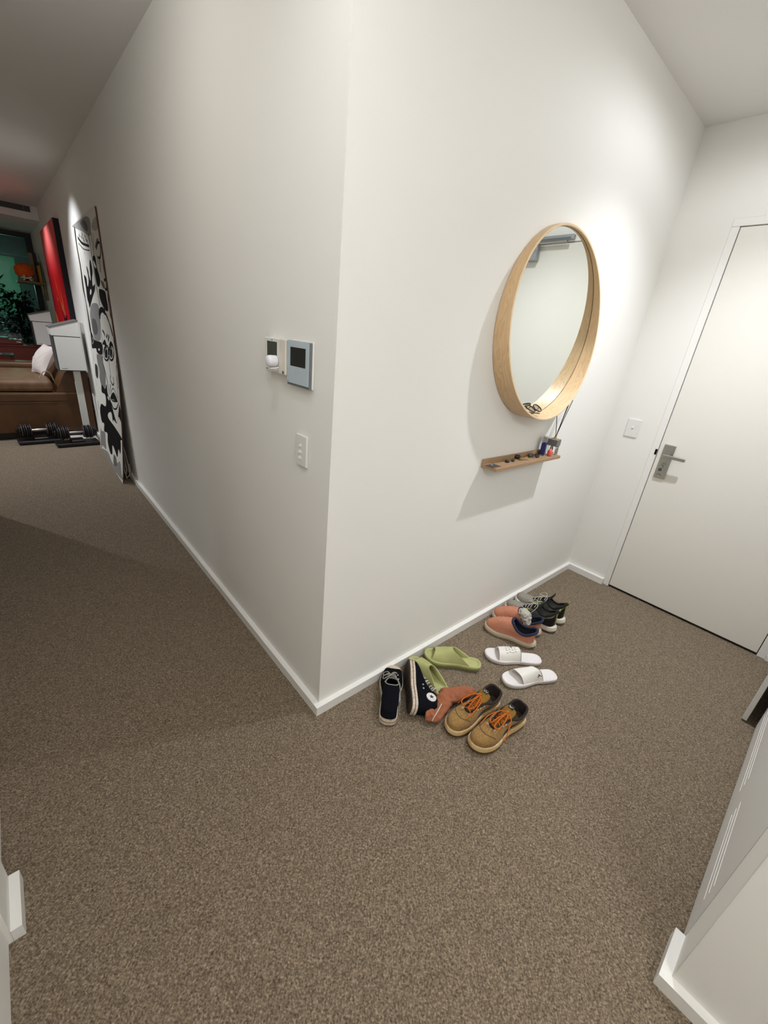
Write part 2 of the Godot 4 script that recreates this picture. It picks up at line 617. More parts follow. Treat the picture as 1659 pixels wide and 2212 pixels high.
func setup_view():
	var cam := Camera3D.new()
	cam.name = "camera"
	cam.transform = Transform3D(Basis(Vector3(0.753358, 0.098252, 0.650229), Vector3(0.188064, 0.915290, -0.356196), Vector3(-0.630146, 0.390628, 0.671064)).orthonormalized(), Vector3(-0.75529, 1.53294, 1.08870))
	cam.fov = 102.747
	cam.near = 0.03
	cam.far = 60.0
	add_child(cam)
	cam.current = true
	var we := WorldEnvironment.new()
	we.name = "environment"
	var e := Environment.new()
	e.background_mode = Environment.BG_COLOR
	e.background_color = c8(10, 13, 16)
	e.tonemap_mode = Environment.TONE_MAPPER_LINEAR
	e.tonemap_exposure = 1.0
	e.sdfgi_enabled = true
	e.ssao_enabled = true
	e.ssil_enabled = true
	we.environment = e
	add_child(we)
	# lamps: entry and hall downlights, unseen living-room lights, opal lights for soft fill
	var warm := Color(0.945, 0.968, 1.0)
	downlight(Vector3(1.595, HC, 0.65), 3.0, 58.0, warm, "recessed downlight in the entry ceiling in front of the round mirror", 0.03, 1.0, 0.0, 0.46)
	downlight(Vector3(-0.45, HC, 0.17), 0.5, 78.0, warm, "recessed downlight in the hall ceiling beside the wall corner", 0.03, 1.0)
	opal(Vector3(-0.72, HC, 0.95), 0.12, warm, "unseen round opal lamp above the viewpoint, placed to light the hall")  # out of view, placed for soft light in the hall
	opal(Vector3(-0.72, HC, 2.3), 0.88, warm, "added fill light on the corridor ceiling behind the viewpoint")  # added as fill, out of view behind the camera
	opal(Vector3(-0.66, HC, -0.85), 0.09, warm, "added fill light on the hall ceiling along the long wall")  # added as fill for the long hall wall
	downlight(Vector3(-0.54, HC, -4.45), 2.4, 48.0, warm, "unseen downlight placed to wash the wall above the black and white leaning panel", 0.03, 1.0, 18.0)  # unseen lamp, its spot chosen to wash the wall above the panel
	downlight(Vector3(-0.52, HC, -6.35), 1.4, 48.0, warm, "unseen downlight placed to wash the wall above the red canvas", 0.03, 1.0, 18.0)  # likewise unseen, placed for the wash over the red canvas
	downlight(Vector3(-2.3, HC, -5.2), 7.0, 74.0, warm, "unseen downlight placed to light the living room carpet", 0.05, 0.6)  # unseen, placed to light the far carpet and corner

func build_shell():
	struct("floor", bounds(Vector3(-5.2, -0.1, -9.7), Vector3(2.6, 0, 3.4), 0.0), M.carpet)
	var cl := struct("ceiling", bounds(Vector3(-5.2, HC, -9.7), Vector3(2.6, HC + 0.1, 3.4), 0.0), M.ceiling)
	# L-shaped corner: hall face at x = 0, entry face at z = 0
	struct("wall_hall", plan([[0, 0], [0.12, -0.12], [0.12, -9.6], [0, -9.6]], 0, HC), M.wall)
	struct("wall_entry", plan([[0, 0], [DX + 0.12, 0], [DX + 0.12, -0.12], [0.12, -0.12]], 0, HC), M.wall)
	# entrance-door wall
	struct("wall_door", boxes([[Vector3(DX, 0, 0), Vector3(DX + 0.12, HC, 0.29)], [Vector3(DX, 2.29, 0.29), Vector3(DX + 0.12, HC, 1.233)], [Vector3(DX, 0, 1.233), Vector3(DX + 0.12, HC, 2.1)]], 0.0), M.wall)
	# cupboard recess and the nib beside it
	struct("wall_nib", boxes([[Vector3(0.28, 0, CZ), Vector3(0.408, HC, 3.3)]], 0.002), M.wall)
	struct("wall_recess", boxes([[Vector3(0.408, 0, 1.95), Vector3(DX, HC, 2.05)], [Vector3(0.408, 2.42, CZ), Vector3(DX, HC, 1.95)]], 0.0), M.wall)
	# left side of the hall
	struct("wall_left", boxes([[Vector3(-1.16, 0, -2.98), Vector3(-1.045, HC, -0.005)], [Vector3(-1.16, 0, -0.005), Vector3(-1.019, HC, 0.147)], [Vector3(-1.16, 0, 0.147), Vector3(-1.03, HC, 3.3)]], 0.0015), M.wall)
	struct("wall_back", boxes([[Vector3(-1.2, 0, 3.2), Vector3(0.5, HC, 3.3)]], 0.0), M.wall)
	struct("wall_living_near", boxes([[Vector3(-5.1, 0, -2.98), Vector3(-1.045, HC, -2.86)]], 0.0), M.wall)
	struct("wall_living_left", boxes([[Vector3(-5.1, 0, -9.6), Vector3(-5.0, HC, -2.86)]], 0.0), M.wall)
	struct("ceiling_bulkhead", boxes([[Vector3(-5.0, 2.57, -9.45), Vector3(0, HC, -7.53)]], 0.001), M.ceiling)
	struct("wall_window", boxes([[Vector3(-5.0, 0, -9.45), Vector3(0, 0.35, -9.35)], [Vector3(-5.0, 0.35, -9.45), Vector3(-3.2, 2.57, -9.35)]], 0.0), M.wall)
	# window: dark frame, panes
	var w := Node3D.new()
	w.name = "window_1"
	tag(w, "", "", "", "structure")
	add_child(w)
	part(w, "frame", boxes([[Vector3(-3.2, 0.35, -9.43), Vector3(0, 0.42, -9.35)], [Vector3(-3.2, 2.49, -9.43), Vector3(0, 2.57, -9.35)], [Vector3(-0.09, 0.42, -9.43), Vector3(0, 2.49, -9.35)], [Vector3(-3.2, 0.42, -9.43), Vector3(-3.12, 2.49, -9.35)], [Vector3(-1.14, 0.42, -9.43), Vector3(-1.07, 2.49, -9.35)], [Vector3(-2.14, 0.42, -9.43), Vector3(-2.07, 2.49, -9.35)]], 0.003), M.windowframe)
	for k in 3:
		var xa: float = [-1.07, -2.07, -3.12][k]
		var xb: float = [-0.09, -1.14, -2.14][k]
		part(w, "pane", bounds(Vector3(xa, 0.42, -9.398), Vector3(xb, 2.49, -9.392), 0.0), M.glass)
	# skirting
	struct("baseboard_hall", plan([[0, 0], [-BT, BT], [-BT, -9.35], [0, -9.35]], 0, BH), M.trim)
	struct("baseboard_entry", plan([[0, 0], [-BT, BT], [DX - BT, BT], [DX, 0]], 0, BH), M.trim)
	struct("baseboard_door", plan([[DX, 0], [DX - BT, BT], [DX - BT, 0.283], [DX, 0.283]], 0, BH), M.trim)
	struct("baseboard_nib", plan([[0.28, CZ], [0.28 - BT, CZ - BT], [0.408, CZ - BT], [0.408, CZ]], 0, BH), M.trim)
	struct("baseboard_corridor", plan([[0.28, CZ], [0.28 - BT, CZ - BT], [0.28 - BT, 3.2], [0.28, 3.2]], 0, BH), M.trim)
	struct("baseboard_left", boxes([[Vector3(-1.019, 0, -0.005), Vector3(-1.019 + BT, BH, 0.147)]], 0.001), M.trim)
	struct("baseboard_left_hall", boxes([[Vector3(-1.045, 0, -2.98), Vector3(-1.04, BH, -0.005)]], 0.001), M.trim)
	struct("baseboard_right", boxes([[Vector3(DX - 0.012, 0, 1.24), Vector3(DX, BH * 0.8, CZ)]], 0.001), M.trim)
	entrance_door()
	cupboard()

func entrance_door():
	var d := Node3D.new()
	d.name = "door_1"
	tag(d, "", "", "", "structure")
	add_child(d)
	var z0 := 0.326
	var z1 := 1.196
	part(d, "frame", boxes([[Vector3(DX - 0.004, 0, 0.283), Vector3(DX + 0.11, 2.258, z0 - 0.004)], [Vector3(DX - 0.004, 2.258, 0.283), Vector3(DX + 0.11, 2.297, 1.239)], [Vector3(DX - 0.004, 0, z1 + 0.004), Vector3(DX + 0.11, 2.258, 1.239)]], 0.003), M.trim)
	part(d, "door_stop", boxes([[Vector3(DX + 0.044, 0, z0 - 0.01), Vector3(DX + 0.1, 2.26, z0 + 0.02)], [Vector3(DX + 0.044, 2.24, z0), Vector3(DX + 0.1, 2.27, z1)], [Vector3(DX + 0.044, 0, z1 - 0.02), Vector3(DX + 0.1, 2.26, z1 + 0.01)], [Vector3(DX + 0.05, 0, z0), Vector3(DX + 0.12, 0.03, z1)]], 0.0), M.gap)
	var leaf := part(d, "leaf", bounds(Vector3(DX, 0.017, z0), Vector3(DX + 0.042, 2.254, z1), 0.0015), M.doorpaint)
	part(leaf, "seal", bounds(Vector3(DX + 0.006, 0.006, z0), Vector3(DX + 0.02, 0.017, z1), 0.0), M.rubber)
	# long lock plate with lever, turn knob and key hole
	var st := st_new()
	box(st, Vector3(DX - 0.006, 0.979, 0.3835), Vector3(0.012, 0.218, 0.064), 0.003)
	var lock := part(d, "lock_plate", st.commit(), M.chrome)
	var lv := st_new()
	smooth_lathe(lv, [[0.0005, -0.0], [0.0105, 0.0], [0.0105, 0.045], [0.0005, 0.045]], 16, Vector3(DX - 0.01, 1.022, 0.388), Basis(Vector3(0, 1, 0), Vector3(-1, 0, 0), Vector3(0, 0, 1)))
	box(lv, Vector3(DX - 0.056, 1.022, 0.434), Vector3(0.014, 0.021, 0.125), 0.004)
	part(lock, "lever", lv.commit(), M.chrome)
	var tk := st_new()
	lathe(tk, [[0.0005, 0.006], [0.008, 0.006], [0.0105, 0.0], [0.0005, 0.0]], 18, Vector3(DX - 0.012, 0.948, 0.378), Basis(Vector3(0, 1, 0), Vector3(-1, 0, 0), Vector3(0, 0, 1)))
	box(tk, Vector3(DX - 0.022, 0.966, 0.385), Vector3(0.016, 0.006, 0.026), 0.002)
	part(lock, "turn_knob", tk.commit(), M.chrome)
	var kh := st_new()
	lathe(kh, [[0.0005, 0.004], [0.009, 0.004], [0.0105, 0.0], [0.0005, 0.0]], 18, Vector3(DX - 0.012, 0.925, 0.375), Basis(Vector3(0, 1, 0), Vector3(-1, 0, 0), Vector3(0, 0, 1)))
	part(lock, "key_cylinder", kh.commit(), M.darkmark)
	var ch := st_new()
	for q in [[-1.0], [1.0]]:
		var b := Basis(Vector3(1, 0, 0), 0.6 * q[0])
		var tmp := st_new()
		box(tmp, Vector3.ZERO, Vector3(0.002, 0.003, 0.02), 0.0005)
		ch.append_from(tmp.commit(), 0, Transform3D(b, Vector3(DX - 0.0125, 0.894, 0.377 + q[0] * 0.007)))
	part(lock, "engraving", ch.commit(), M.darkmark)
	part(d, "strike_plate", bounds(Vector3(DX - 0.007, 1.01, 0.309), Vector3(DX - 0.002, 1.045, 0.322), 0.002), M.gap)
	# slide-arm closer at the head, seen in the round mirror
	var rail := part(d, "closer_rail", bounds(Vector3(DX - 0.03, 2.268, 0.62), Vector3(DX - 0.004, 2.298, 1.1), 0.003), M.closer)
	part(rail, "track", bounds(Vector3(DX - 0.034, 2.274, 0.64), Vector3(DX - 0.028, 2.281, 1.08), 0.001), M.greyside)
	part(d, "closer_arm", bounds(Vector3(DX - 0.05, 2.248, 0.655), Vector3(DX - 0.024, 2.262, 0.94), 0.003), M.chrome)
	part(d, "closer_body", boxes([[Vector3(DX - 0.05, 2.15, 0.868), Vector3(DX, 2.206, 1.12)], [Vector3(DX - 0.045, 2.2, 0.868), Vector3(DX - 0.012, 2.256, 0.905)]], 0.004), M.closer)

func cupboard():
	var t := thing("cupboard", "built-in white cupboard opposite the mirror wall with slotted doors", "cupboard", Vector3(0.41, 0, CZ))
	part(t, "carcass", boxes([[Vector3(0, 0.0, 0.03), Vector3(0.016, 2.42, 0.62)], [Vector3(1.215, 0, 0.03), Vector3(1.231, 2.42, 0.62)], [Vector3(1.89, 0, 0.03), Vector3(1.91, 2.42, 0.62)], [Vector3(0, 2.4, 0.03), Vector3(1.91, 2.42, 0.62)]], 0.001), M.gap)  # near-black colour stands for the shade inside
	# wide door with two groups of three vent slots: built from bands so that the slots are real openings
	var ys := [0.012, 0.124, 0.130, 0.159, 0.165, 0.194, 0.200, 2.39]
	var st := st_new()
	for w in [[0.003, 0.076], [0.455, 0.586], [1.150, 1.212]]:
		box(st, Vector3((w[0] + w[1]) * 0.5, 1.201, 0.009), Vector3(w[1] - w[0], 2.378, 0.018), 0.0)
	for w in [[0.076, 0.455], [0.586, 1.150]]:
		for b in 4:
			box(st, Vector3((w[0] + w[1]) * 0.5, (ys[b * 2] + ys[b * 2 + 1]) * 0.5, 0.009), Vector3(w[1] - w[0], ys[b * 2 + 1] - ys[b * 2], 0.018), 0.0)
	var d := part(t, "door", st.commit(), M.cupboard)
	for w in [[0.076, 0.455], [0.586, 1.150]]:
		for b in 3:
			var sl := st_new()
			var y: float = ys[b * 2 + 1]
			# sloping white lip in each slot
			quad(sl, Vector3(w[0], y, -0.0005), Vector3(w[1], y, -0.0005), Vector3(w[1], y + 0.0075, 0.013), Vector3(w[0], y + 0.0075, 0.013), Vector3(0, 0.8, -0.6).normalized())
			quad(sl, Vector3(w[0], y - 0.001, 0.013), Vector3(w[1], y - 0.001, 0.013), Vector3(w[1], y + 0.0075, 0.013), Vector3(w[0], y + 0.0075, 0.013), Vector3(0, 0, 1))
			part(d, "slot", sl.commit(), M.trim)
	# third door stands ajar: hinged at the far end
	var aj := part(t, "door", mbox(Vector3(0.66, 2.376, 0.02), 0.001, Vector3(-0.33, 1.2, 0.0)), M.cupboard, Vector3(1.862, 0, 0.004))
	aj.rotation.y = -0.078

# ---------- entry wall things ----------
func round_mirror():
	var c := Vector3(1.1689, 1.6433, 0.0)
	var ro := 0.4018
	var ri := 0.3925
	var t := thing("round_mirror", "large round wall mirror in a deep pale ash veneer ring above the narrow shelf", "mirror", c)
	var n := 96
	var outer0 := PackedVector3Array()
	var outer1 := PackedVector3Array()
	var inner1 := PackedVector3Array()
	var inner0 := PackedVector3Array()
	var rim0 := PackedVector3Array()
	var rim1 := PackedVector3Array()
	for j in n + 1:
		var a := -PI * 0.5 + TAU * j / n
		var d := Vector3(cos(a), sin(a), 0)
		var z := 0.0683 - 0.0388 * sin(a) - 0.002 * cos(a)
		outer0.append(d * ro + Vector3(0, 0, 0.002))
		outer1.append(d * ro + Vector3(0, 0, z - 0.0015))
		rim0.append(d * (ro - 0.0015) + Vector3(0, 0, z))
		rim1.append(d * (ri + 0.0015) + Vector3(0, 0, z))
		inner1.append(d * ri + Vector3(0, 0, z - 0.0015))
		inner0.append(d * ri + Vector3(0, 0, 0.012))
	var st := st_new()
	grid(st, [outer0, outer1], false, false, false, 1.0, 3.0)
	grid(st, [inner1, inner0], false, false, false, 1.0, 3.0)
	# grid() runs u along the rows, so lay the veneer around the ring by swapping uvs
	var ring := ArrayMesh.new()
	ring = swap_uv(st.commit())
	part(t, "veneer_ring", ring, M.veneer)
	var s2 := st_new()
	grid(s2, [outer1, rim0], false)
	grid(s2, [rim0, rim1], false)
	grid(s2, [rim1, inner1], false)
	part(t, "rim_edge", s2.commit(), M.piping_light)
	var s3 := st_new()
	lathe(s3, [[0.0005, 0.0155], [ri - 0.001, 0.0155], [ri - 0.001, 0.003], [0.0005, 0.003]], 96, Vector3.ZERO, Basis(Vector3(1, 0, 0), Vector3(0, 0, 1), Vector3(0, -1, 0)))
	part(t, "mirror_glass", s3.commit(), M.mirror)
	# hairline between glass and ring
	var gl := st_new()
	var pts := PackedVector3Array()
	for j in 72:
		var a := TAU * j / 72
		pts.append(Vector3(cos(a) * (ri - 0.0004), sin(a) * (ri - 0.0004), 0.0160))
	tube(gl, pts, 0.0008, 5, true)
	part(t, "glass_joint", gl.commit(), M.gapbrown)

func swap_uv(m: ArrayMesh) -> ArrayMesh:
	var a := m.surface_get_arrays(0)
	var uv: PackedVector2Array = a[Mesh.ARRAY_TEX_UV]
	for k in uv.size(): uv[k] = Vector2(uv[k].y, uv[k].x)
	a[Mesh.ARRAY_TEX_UV] = uv
	var o := ArrayMesh.new()
	o.add_surface_from_arrays(Mesh.PRIMITIVE_TRIANGLES, a)
	return o

func sunglasses():
	# folded, lying on the bottom of the ring
	var t := thing("sunglasses", "folded dark-framed sunglasses lying inside the bottom of the mirror ring", "glasses", Vector3(1.128, 1.2565, 0.060), 0.15)
	t.rotation.z = -0.05
	t.rotation.x = -0.9
	t.scale = Vector3.ONE * 1.12
	for s in 2:
		var cx: float = [-0.036, 0.036][s]
		var ring := []
		for j in 12:
			var a := TAU * j / 12
			ring.append(Vector3(cx + cos(a) * 0.030, 0.0225 + sin(a) * 0.0205 + (0.003 * cos(a) * (1 if s == 1 else -1)), 0.022 - 0.0015 * sin(a)))
		var cs := closed_spline(ring, 3)
		var st := st_new()
		tube(st, cs, 0.0027, 7, true)
		var rim := part(t, "rim", st.commit(), M.frameblack)
		var s2 := st_new()
		cap(s2, cs, Vector3(0, 0, 1))
		part(rim, "lens", s2.commit(), M.lens)
	part(t, "bridge", mtube([Vector3(-0.009, 0.028, 0.021), Vector3(0, 0.032, 0.0215), Vector3(0.009, 0.028, 0.021)], 0.0018), M.frameblack)
	part(t, "temple_arm", mtube([Vector3(-0.064, 0.028, 0.02), Vector3(-0.066, 0.026, 0.012), Vector3(-0.02, 0.016, 0.004), Vector3(0.05, 0.007, 0.005), Vector3(0.062, 0.0035, 0.007)], 0.0022, 7, 6), M.frameblack)
	part(t, "temple_arm", mtube([Vector3(0.064, 0.028, 0.02), Vector3(0.066, 0.026, 0.012), Vector3(0.02, 0.014, 0.0), Vector3(-0.05, 0.006, 0.0), Vector3(-0.062, 0.003, 0.002)], 0.0022, 7, 6), M.frameblack)

func wall_shelf():
	var x0 := 0.866
	var x1 := 1.482
	var t := thing("wall_shelf", "narrow oak picture-ledge shelf with a low back lip under the round mirror", "shelf", Vector3(x0, 1.0105, 0.0))
	var w := x1 - x0
	part(t, "board", mbox(Vector3(w, 0.0165, 0.0776), 0.0015, Vector3(w * 0.5, 0.00825, 0.0488)), M.shelfwood)
	part(t, "back_lip", mbox(Vector3(w, 0.0392, 0.0105), 0.0015, Vector3(w * 0.5, 0.0196, 0.0053)), M.shelfwood)

func shelf_things():
	var y := 1.0271
	var c := single("access_card", mbox(Vector3(0.067, 0.0012, 0.045), 0.0005), M.card, "dark grey card lying flat at the left end of the wall shelf", "card")
	c.position = Vector3(0.893, y + 0.0008, 0.0485)
	part(c, "badge", mbox(Vector3(0.008, 0.0006, 0.006), 0.0002), M.tagwhite, Vector3(0.008, 0.0008, -0.012))
	# key sets
	key_set(Vector3(1.052, y, 0.036), 0.5, "small bunch with two black oval fobs, next right of the dark card", 0)
	key_set(Vector3(1.145, y, 0.036), -0.6, "bunch of brass keys with a black leather fob in mid shelf", 1)
	key_set(Vector3(1.262, y, 0.038), 0.15, "bunch of nickel keys with a dark green fob beside the blue bottle", 2)
	# blue bottle with clear cap
	var b := thing("perfume_bottle", "navy blue square bottle with a clear cap at the right end of the wall shelf", "bottle", Vector3(1.374, y, 0.032), 0.35)
	part(b, "body", mbox(Vector3(0.044, 0.068, 0.026), 0.004, Vector3(0, 0.036, 0)), M.bluebottle)
	part(b, "base_glass", mbox(Vector3(0.044, 0.007, 0.026), 0.002, Vector3(0, 0.0036, 0)), M.capgrey)
	part(b, "cap", mbox(Vector3(0.036, 0.032, 0.022), 0.003, Vector3(0, 0.0875, 0)), M.capclear)
	part(b, "emblem", mbox(Vector3(0.004, 0.004, 0.0006), 0.0002, Vector3(-0.008, 0.012, 0.0132)), M.tagwhite)
	# coral trinket
	var r := thing("coral_trinket", "small glossy coral pink rounded trinket in front of the blue bottle", "trinket", Vector3(1.398, y, 0.062), 0.3)
	var st := st_new()
	smooth_lathe(st, [[0.0005, 0.0], [0.010, 0.0], [0.0125, 0.004], [0.0128, 0.014], [0.0125, 0.024], [0.0105, 0.033], [0.006, 0.0375], [0.0005, 0.0385]], 24)
	part(r, "body", st.commit(), M.coral)
	part(r, "ring", mtube([Vector3(0.006, 0.02, 0.0115), Vector3(0.011, 0.018, 0.014), Vector3(0.016, 0.016, 0.012)], 0.003), M.coraldark)
	# reed diffuser
	var d := thing("reed_diffuser", "square glass reed diffuser with a thick grey collar and dark reeds", "diffuser", Vector3(1.452, y, 0.045), 0.08)
	part(d, "bottle", mbox(Vector3(0.05, 0.05, 0.05), 0.004, Vector3(0, 0.0255, 0)), M.glassblock)
	var li := st_new()
	box(li, Vector3(0, 0.011, 0), Vector3(0.042, 0.014, 0.042), 0.002)
	part(d, "collar", mbox(Vector3(0.054, 0.036, 0.054), 0.003, Vector3(0, 0.0685, 0)), M.capgrey)
	var ck := st_new()
	lathe(ck, [[0.0005, 0.1], [0.0075, 0.1], [0.0075, 0.086], [0.0005, 0.086]], 16)
	part(d, "stopper", ck.commit(), M.cork)
	var tips := [[Vector3(-0.016, 0.01, -0.01), Vector3(-0.066, 0.245, -0.004)], [Vector3(-0.012, 0.01, -0.008), Vector3(-0.058, 0.24, -0.006)], [Vector3(-0.006, 0.01, 0.002), Vector3(0.052, 0.285, 0.004)], [Vector3(-0.003, 0.01, 0.004), Vector3(0.066, 0.285, 0.002)], [Vector3(0.0, 0.01, 0.006), Vector3(0.090, 0.293, 0.006)]]
	for q in tips:
		var root: Vector3 = q[0]
		var tip: Vector3 = q[1]
		# every reed passes through the stopper
		var mid := Vector3(tip.x * 0.06, 0.1, tip.z * 0.05)
		part(d, "reed", mtube([root, mid, tip], 0.0019, 6, 6), M.reed)

func key_set(at: Vector3, turn: float, label: String, kind: int):
	var t := thing("key_bunch", label, "keys", at, turn, "")
	var st := st_new()
	var ring := PackedVector3Array()
	for j in 20:
		ring.append(Vector3(cos(TAU * j / 20) * 0.012, 0.0025 + 0.0015 * sin(TAU * j / 20 * 2), sin(TAU * j / 20) * 0.012))
	tube(st, ring, 0.0009, 6, true)
	part(t, "split_ring", st.commit(), M.nickel)
	var fobs := []
	var keys := []
	if kind == 0:
		fobs = [[Vector3(-0.02, 0.006, -0.01), Vector3(0.017, 0.006, 0.011), M.keyblack], [Vector3(0.014, 0.006, 0.014), Vector3(0.012, 0.005, 0.009), M.keyblack]]
		keys = [[Vector3(0.012, 0.002, 0.004), 0.7, M.nickel]]
	elif kind == 1:
		fobs = [[Vector3(-0.008, 0.011, -0.016), Vector3(0.017, 0.011, 0.013), M.keyblack]]
		keys = [[Vector3(-0.002, 0.006, 0.008), 1.0, M.brass], [Vector3(0.006, 0.004, 0.006), 0.3, M.brass], [Vector3(0.009, 0.002, 0.0), -0.1, M.nickel]]
	else:
		fobs = [[Vector3(0.008, 0.008, -0.01), Vector3(0.028, 0.008, 0.011), M.keygreen], [Vector3(0.028, 0.006, 0.018), Vector3(0.02, 0.006, 0.008), M.keyblack]]
		keys = [[Vector3(-0.004, 0.003, 0.006), 0.25, M.nickel], [Vector3(-0.008, 0.002, 0.0), 3.0, M.nickel], [Vector3(0.045, 0.006, 0.004), 0.5, M.keyblack]]
	for f in fobs:
		var s2 := st_new()
		var rows := []
		for i in 9:
			var la := -PI * 0.5 + PI * i / 8
			var line := PackedVector3Array()
			for j in 18:
				var a := TAU * j / 18
				line.append(f[0] + Vector3(f[1].x * cos(a) * pow(maxf(cos(la), 0.0), 0.6), f[1].y * sin(la), f[1].z * sin(a) * pow(maxf(cos(la), 0.0), 0.6)))
			rows.append(line)
		grid(s2, rows, true, false)
		part(t, "fob", s2.commit(), f[2])
	for k in keys:
		var s3 := st_new()
		var poly := PackedVector2Array()
		for j in 12: poly.append(Vector2(-0.003 + cos(TAU * (j + 1.0) / 14) * 0.0105, sin(TAU * (j + 1.0) / 14) * 0.009))
		poly.append_array([Vector2(0.012, -0.0035), Vector2(0.034, -0.0035), Vector2(0.037, 0), Vector2(0.033, 0.0032), Vector2(0.029, 0.0016), Vector2(0.025, 0.0034), Vector2(0.02, 0.002), Vector2(0.012, 0.0038)])
		var hull := PackedVector2Array()
		for j in 13: hull.append(Vector2(cos(PI * 0.25 + PI * 1.5 * j / 12) * 0.0105, sin(PI * 0.25 + PI * 1.5 * j / 12) * 0.0095))
		hull.append_array([Vector2(0.012, -0.0036), Vector2(0.034, -0.0036), Vector2(0.037, 0), Vector2(0.033, 0.0032), Vector2(0.029, 0.0016), Vector2(0.025, 0.0034), Vector2(0.02, 0.002), Vector2(0.012, 0.0038)])
		prism(s3, hull, -0.001, 0.001, Transform3D(Basis(Vector3.UP, k[1]) * Basis(Vector3(1, 0, 0), PI * 0.5), k[0]))
		part(t, "key", s3.commit(), k[2])

func wall_plates():
	# thermostat with a small round sensor clipped on it
	var t := thing("thermostat", "cream wall thermostat with a grey display, left of the pale blue intercom", "thermostat", Vector3(0, 1.376, -0.3475))
	part(t, "housing", mbox(Vector3(0.021, 0.116, 0.113), 0.003, Vector3(-0.0105, 0.0585, -0.0225)), M.plastic)
	part(t, "side_cover", mbox(Vector3(0.021, 0.118, 0.046), 0.004, Vector3(-0.0125, 0.0585, 0.057)), M.plasticwarm)
	part(t, "display", mbox(Vector3(0.0014, 0.052, 0.074), 0.0004, Vector3(-0.0212, 0.079, -0.022)), M.lcd)
	for k in 2:
		part(t, "button", mbox(Vector3(0.003, 0.005, 0.006), 0.001, Vector3(-0.0215, [0.026, 0.01][k], -0.062)), M.darkmark)
	part(t, "button", mbox(Vector3(0.002, 0.009, 0.011), 0.001, Vector3(-0.0235, 0.009, 0.064)), M.darkmark)
	part(t, "logo_mark", mbox(Vector3(0.001, 0.003, 0.008), 0.0003, Vector3(-0.0212, 0.11, -0.022)), M.darkmark)
	var m := thing("motion_sensor", "white rounded sensor held in a small bracket in front of the thermostat", "sensor", Vector3(-0.0225, 1.3935, -0.3375))
	m.rotation.z = 0.0
	var st := st_new()
	smooth_lathe(st, [[0.0005, 0.0], [0.019, 0.0], [0.0198, 0.002], [0.02, 0.022], [0.0195, 0.028], [0.0165, 0.033], [0.010, 0.0355], [0.0005, 0.036]], 28, Vector3(0, 0.0235, 0), Basis(Vector3(0, 1, 0), Vector3(-1, 0, 0), Vector3(0, 0, 1)))
	part(m, "body", st.commit(), M.sensorwhite)
	part(m, "bracket", mtube([Vector3(-0.002, 0.004, 0.022), Vector3(-0.02, 0.0, 0.016), Vector3(-0.026, -0.001, 0.0), Vector3(-0.02, 0.0, -0.016), Vector3(-0.002, 0.004, -0.022)], 0.0025, 7, 6), M.plastic)
	part(m, "bracket_foot", mbox(Vector3(0.018, 0.005, 0.012), 0.001, Vector3(-0.009, -0.003, 0.01)), M.plastic)
	# intercom
	var i := thing("intercom", "pale blue glass intercom panel with a black screen beside the thermostat", "intercom", Vector3(0, 1.35, -0.1925))
	part(i, "back_plate", mbox(Vector3(0.007, 0.148, 0.146), 0.003, Vector3(-0.0035, 0.0725, 0.003)), M.plastic)
	part(i, "housing", mbox(Vector3(0.011, 0.144, 0.145), 0.002, Vector3(-0.0115, 0.0715, 0)), M.greyside)
	part(i, "glass_front", mbox(Vector3(0.0025, 0.136, 0.142), 0.001, Vector3(-0.018, 0.075, -0.001)), M.iceblue)
	part(i, "screen", mbox(Vector3(0.0012, 0.06, 0.098), 0.0004, Vector3(-0.0192, 0.094, 0.002)), M.screen)
	for k in 3:
		part(i, "touch_mark", mbox(Vector3(0.0006, 0.004, 0.004), 0.0002, Vector3(-0.0193, 0.047, -0.012 + k * 0.014)), M.markpale)
	part(i, "logo_mark", mbox(Vector3(0.0006, 0.004, 0.014), 0.0002, Vector3(-0.0193, 0.012, -0.062)), M.markpale)
	# light switches
	var s := thing("light_switch", "tall white three-rocker switch plate below the intercom", "light switch", Vector3(0, 1.073, -0.177))
	part(s, "plate", mbox(Vector3(0.009, 0.114, 0.074), 0.003, Vector3(-0.0045, 0.056, 0)), M.plastic)
	for k in 3:
		var rk := part(s, "rocker", wedge(0.006, 0.011, 0.012), M.plastic, Vector3(-0.009, 0.031 + k * 0.0225, -0.003))
		rk.rotation.y = 0.0
	part(s, "indicator", mbox(Vector3(0.0008, 0.003, 0.002), 0.0002, Vector3(-0.0155, 0.0835, -0.003)), M.black)
	var s2 := thing("light_switch", "white single-button switch plate between the mirror wall and the door frame", "light switch", Vector3(DX, 1.084, 0.1375))
	part(s2, "plate", mbox(Vector3(0.007, 0.117, 0.081), 0.0025, Vector3(-0.0035, 0.0585, 0)), M.plastic)
	var bt := st_new()
	smooth_lathe(bt, [[0.0005, 0.006], [0.004, 0.0055], [0.0062, 0.004], [0.0068, 0.0], [0.0005, 0.0]], 18, Vector3(-0.007, 0.062, 0), Basis(Vector3(0, 1, 0), Vector3(-1, 0, 0), Vector3(0, 0, 1)))
	part(s2, "button", bt.commit(), M.plastic)

func wedge(d: float, h: float, w: float) -> ArrayMesh:
	var st := st_new()
	prism(st, PackedVector2Array([Vector2(0, -h * 0.5), Vector2(-d, -h * 0.32), Vector2(-d * 0.25, h * 0.5), Vector2(0, h * 0.5)]), -w * 0.5, w * 0.5)
	return st.commit()

func build_entry():
	mat("piping_light", c8(228, 200, 158), 0.5)
	mat("gapbrown", c8(98, 72, 46), 0.9)
	mat("capclear", c8(158, 150, 146), 0.15)
	mat("coraldark", c8(176, 62, 54), 0.35)
	mat("sensorwhite", c8(238, 234, 238), 0.45)
	mat("markpale", c8(150, 166, 176), 0.4)
	round_mirror()
	sunglasses()
	wall_shelf()
	shelf_things()
	wall_plates()

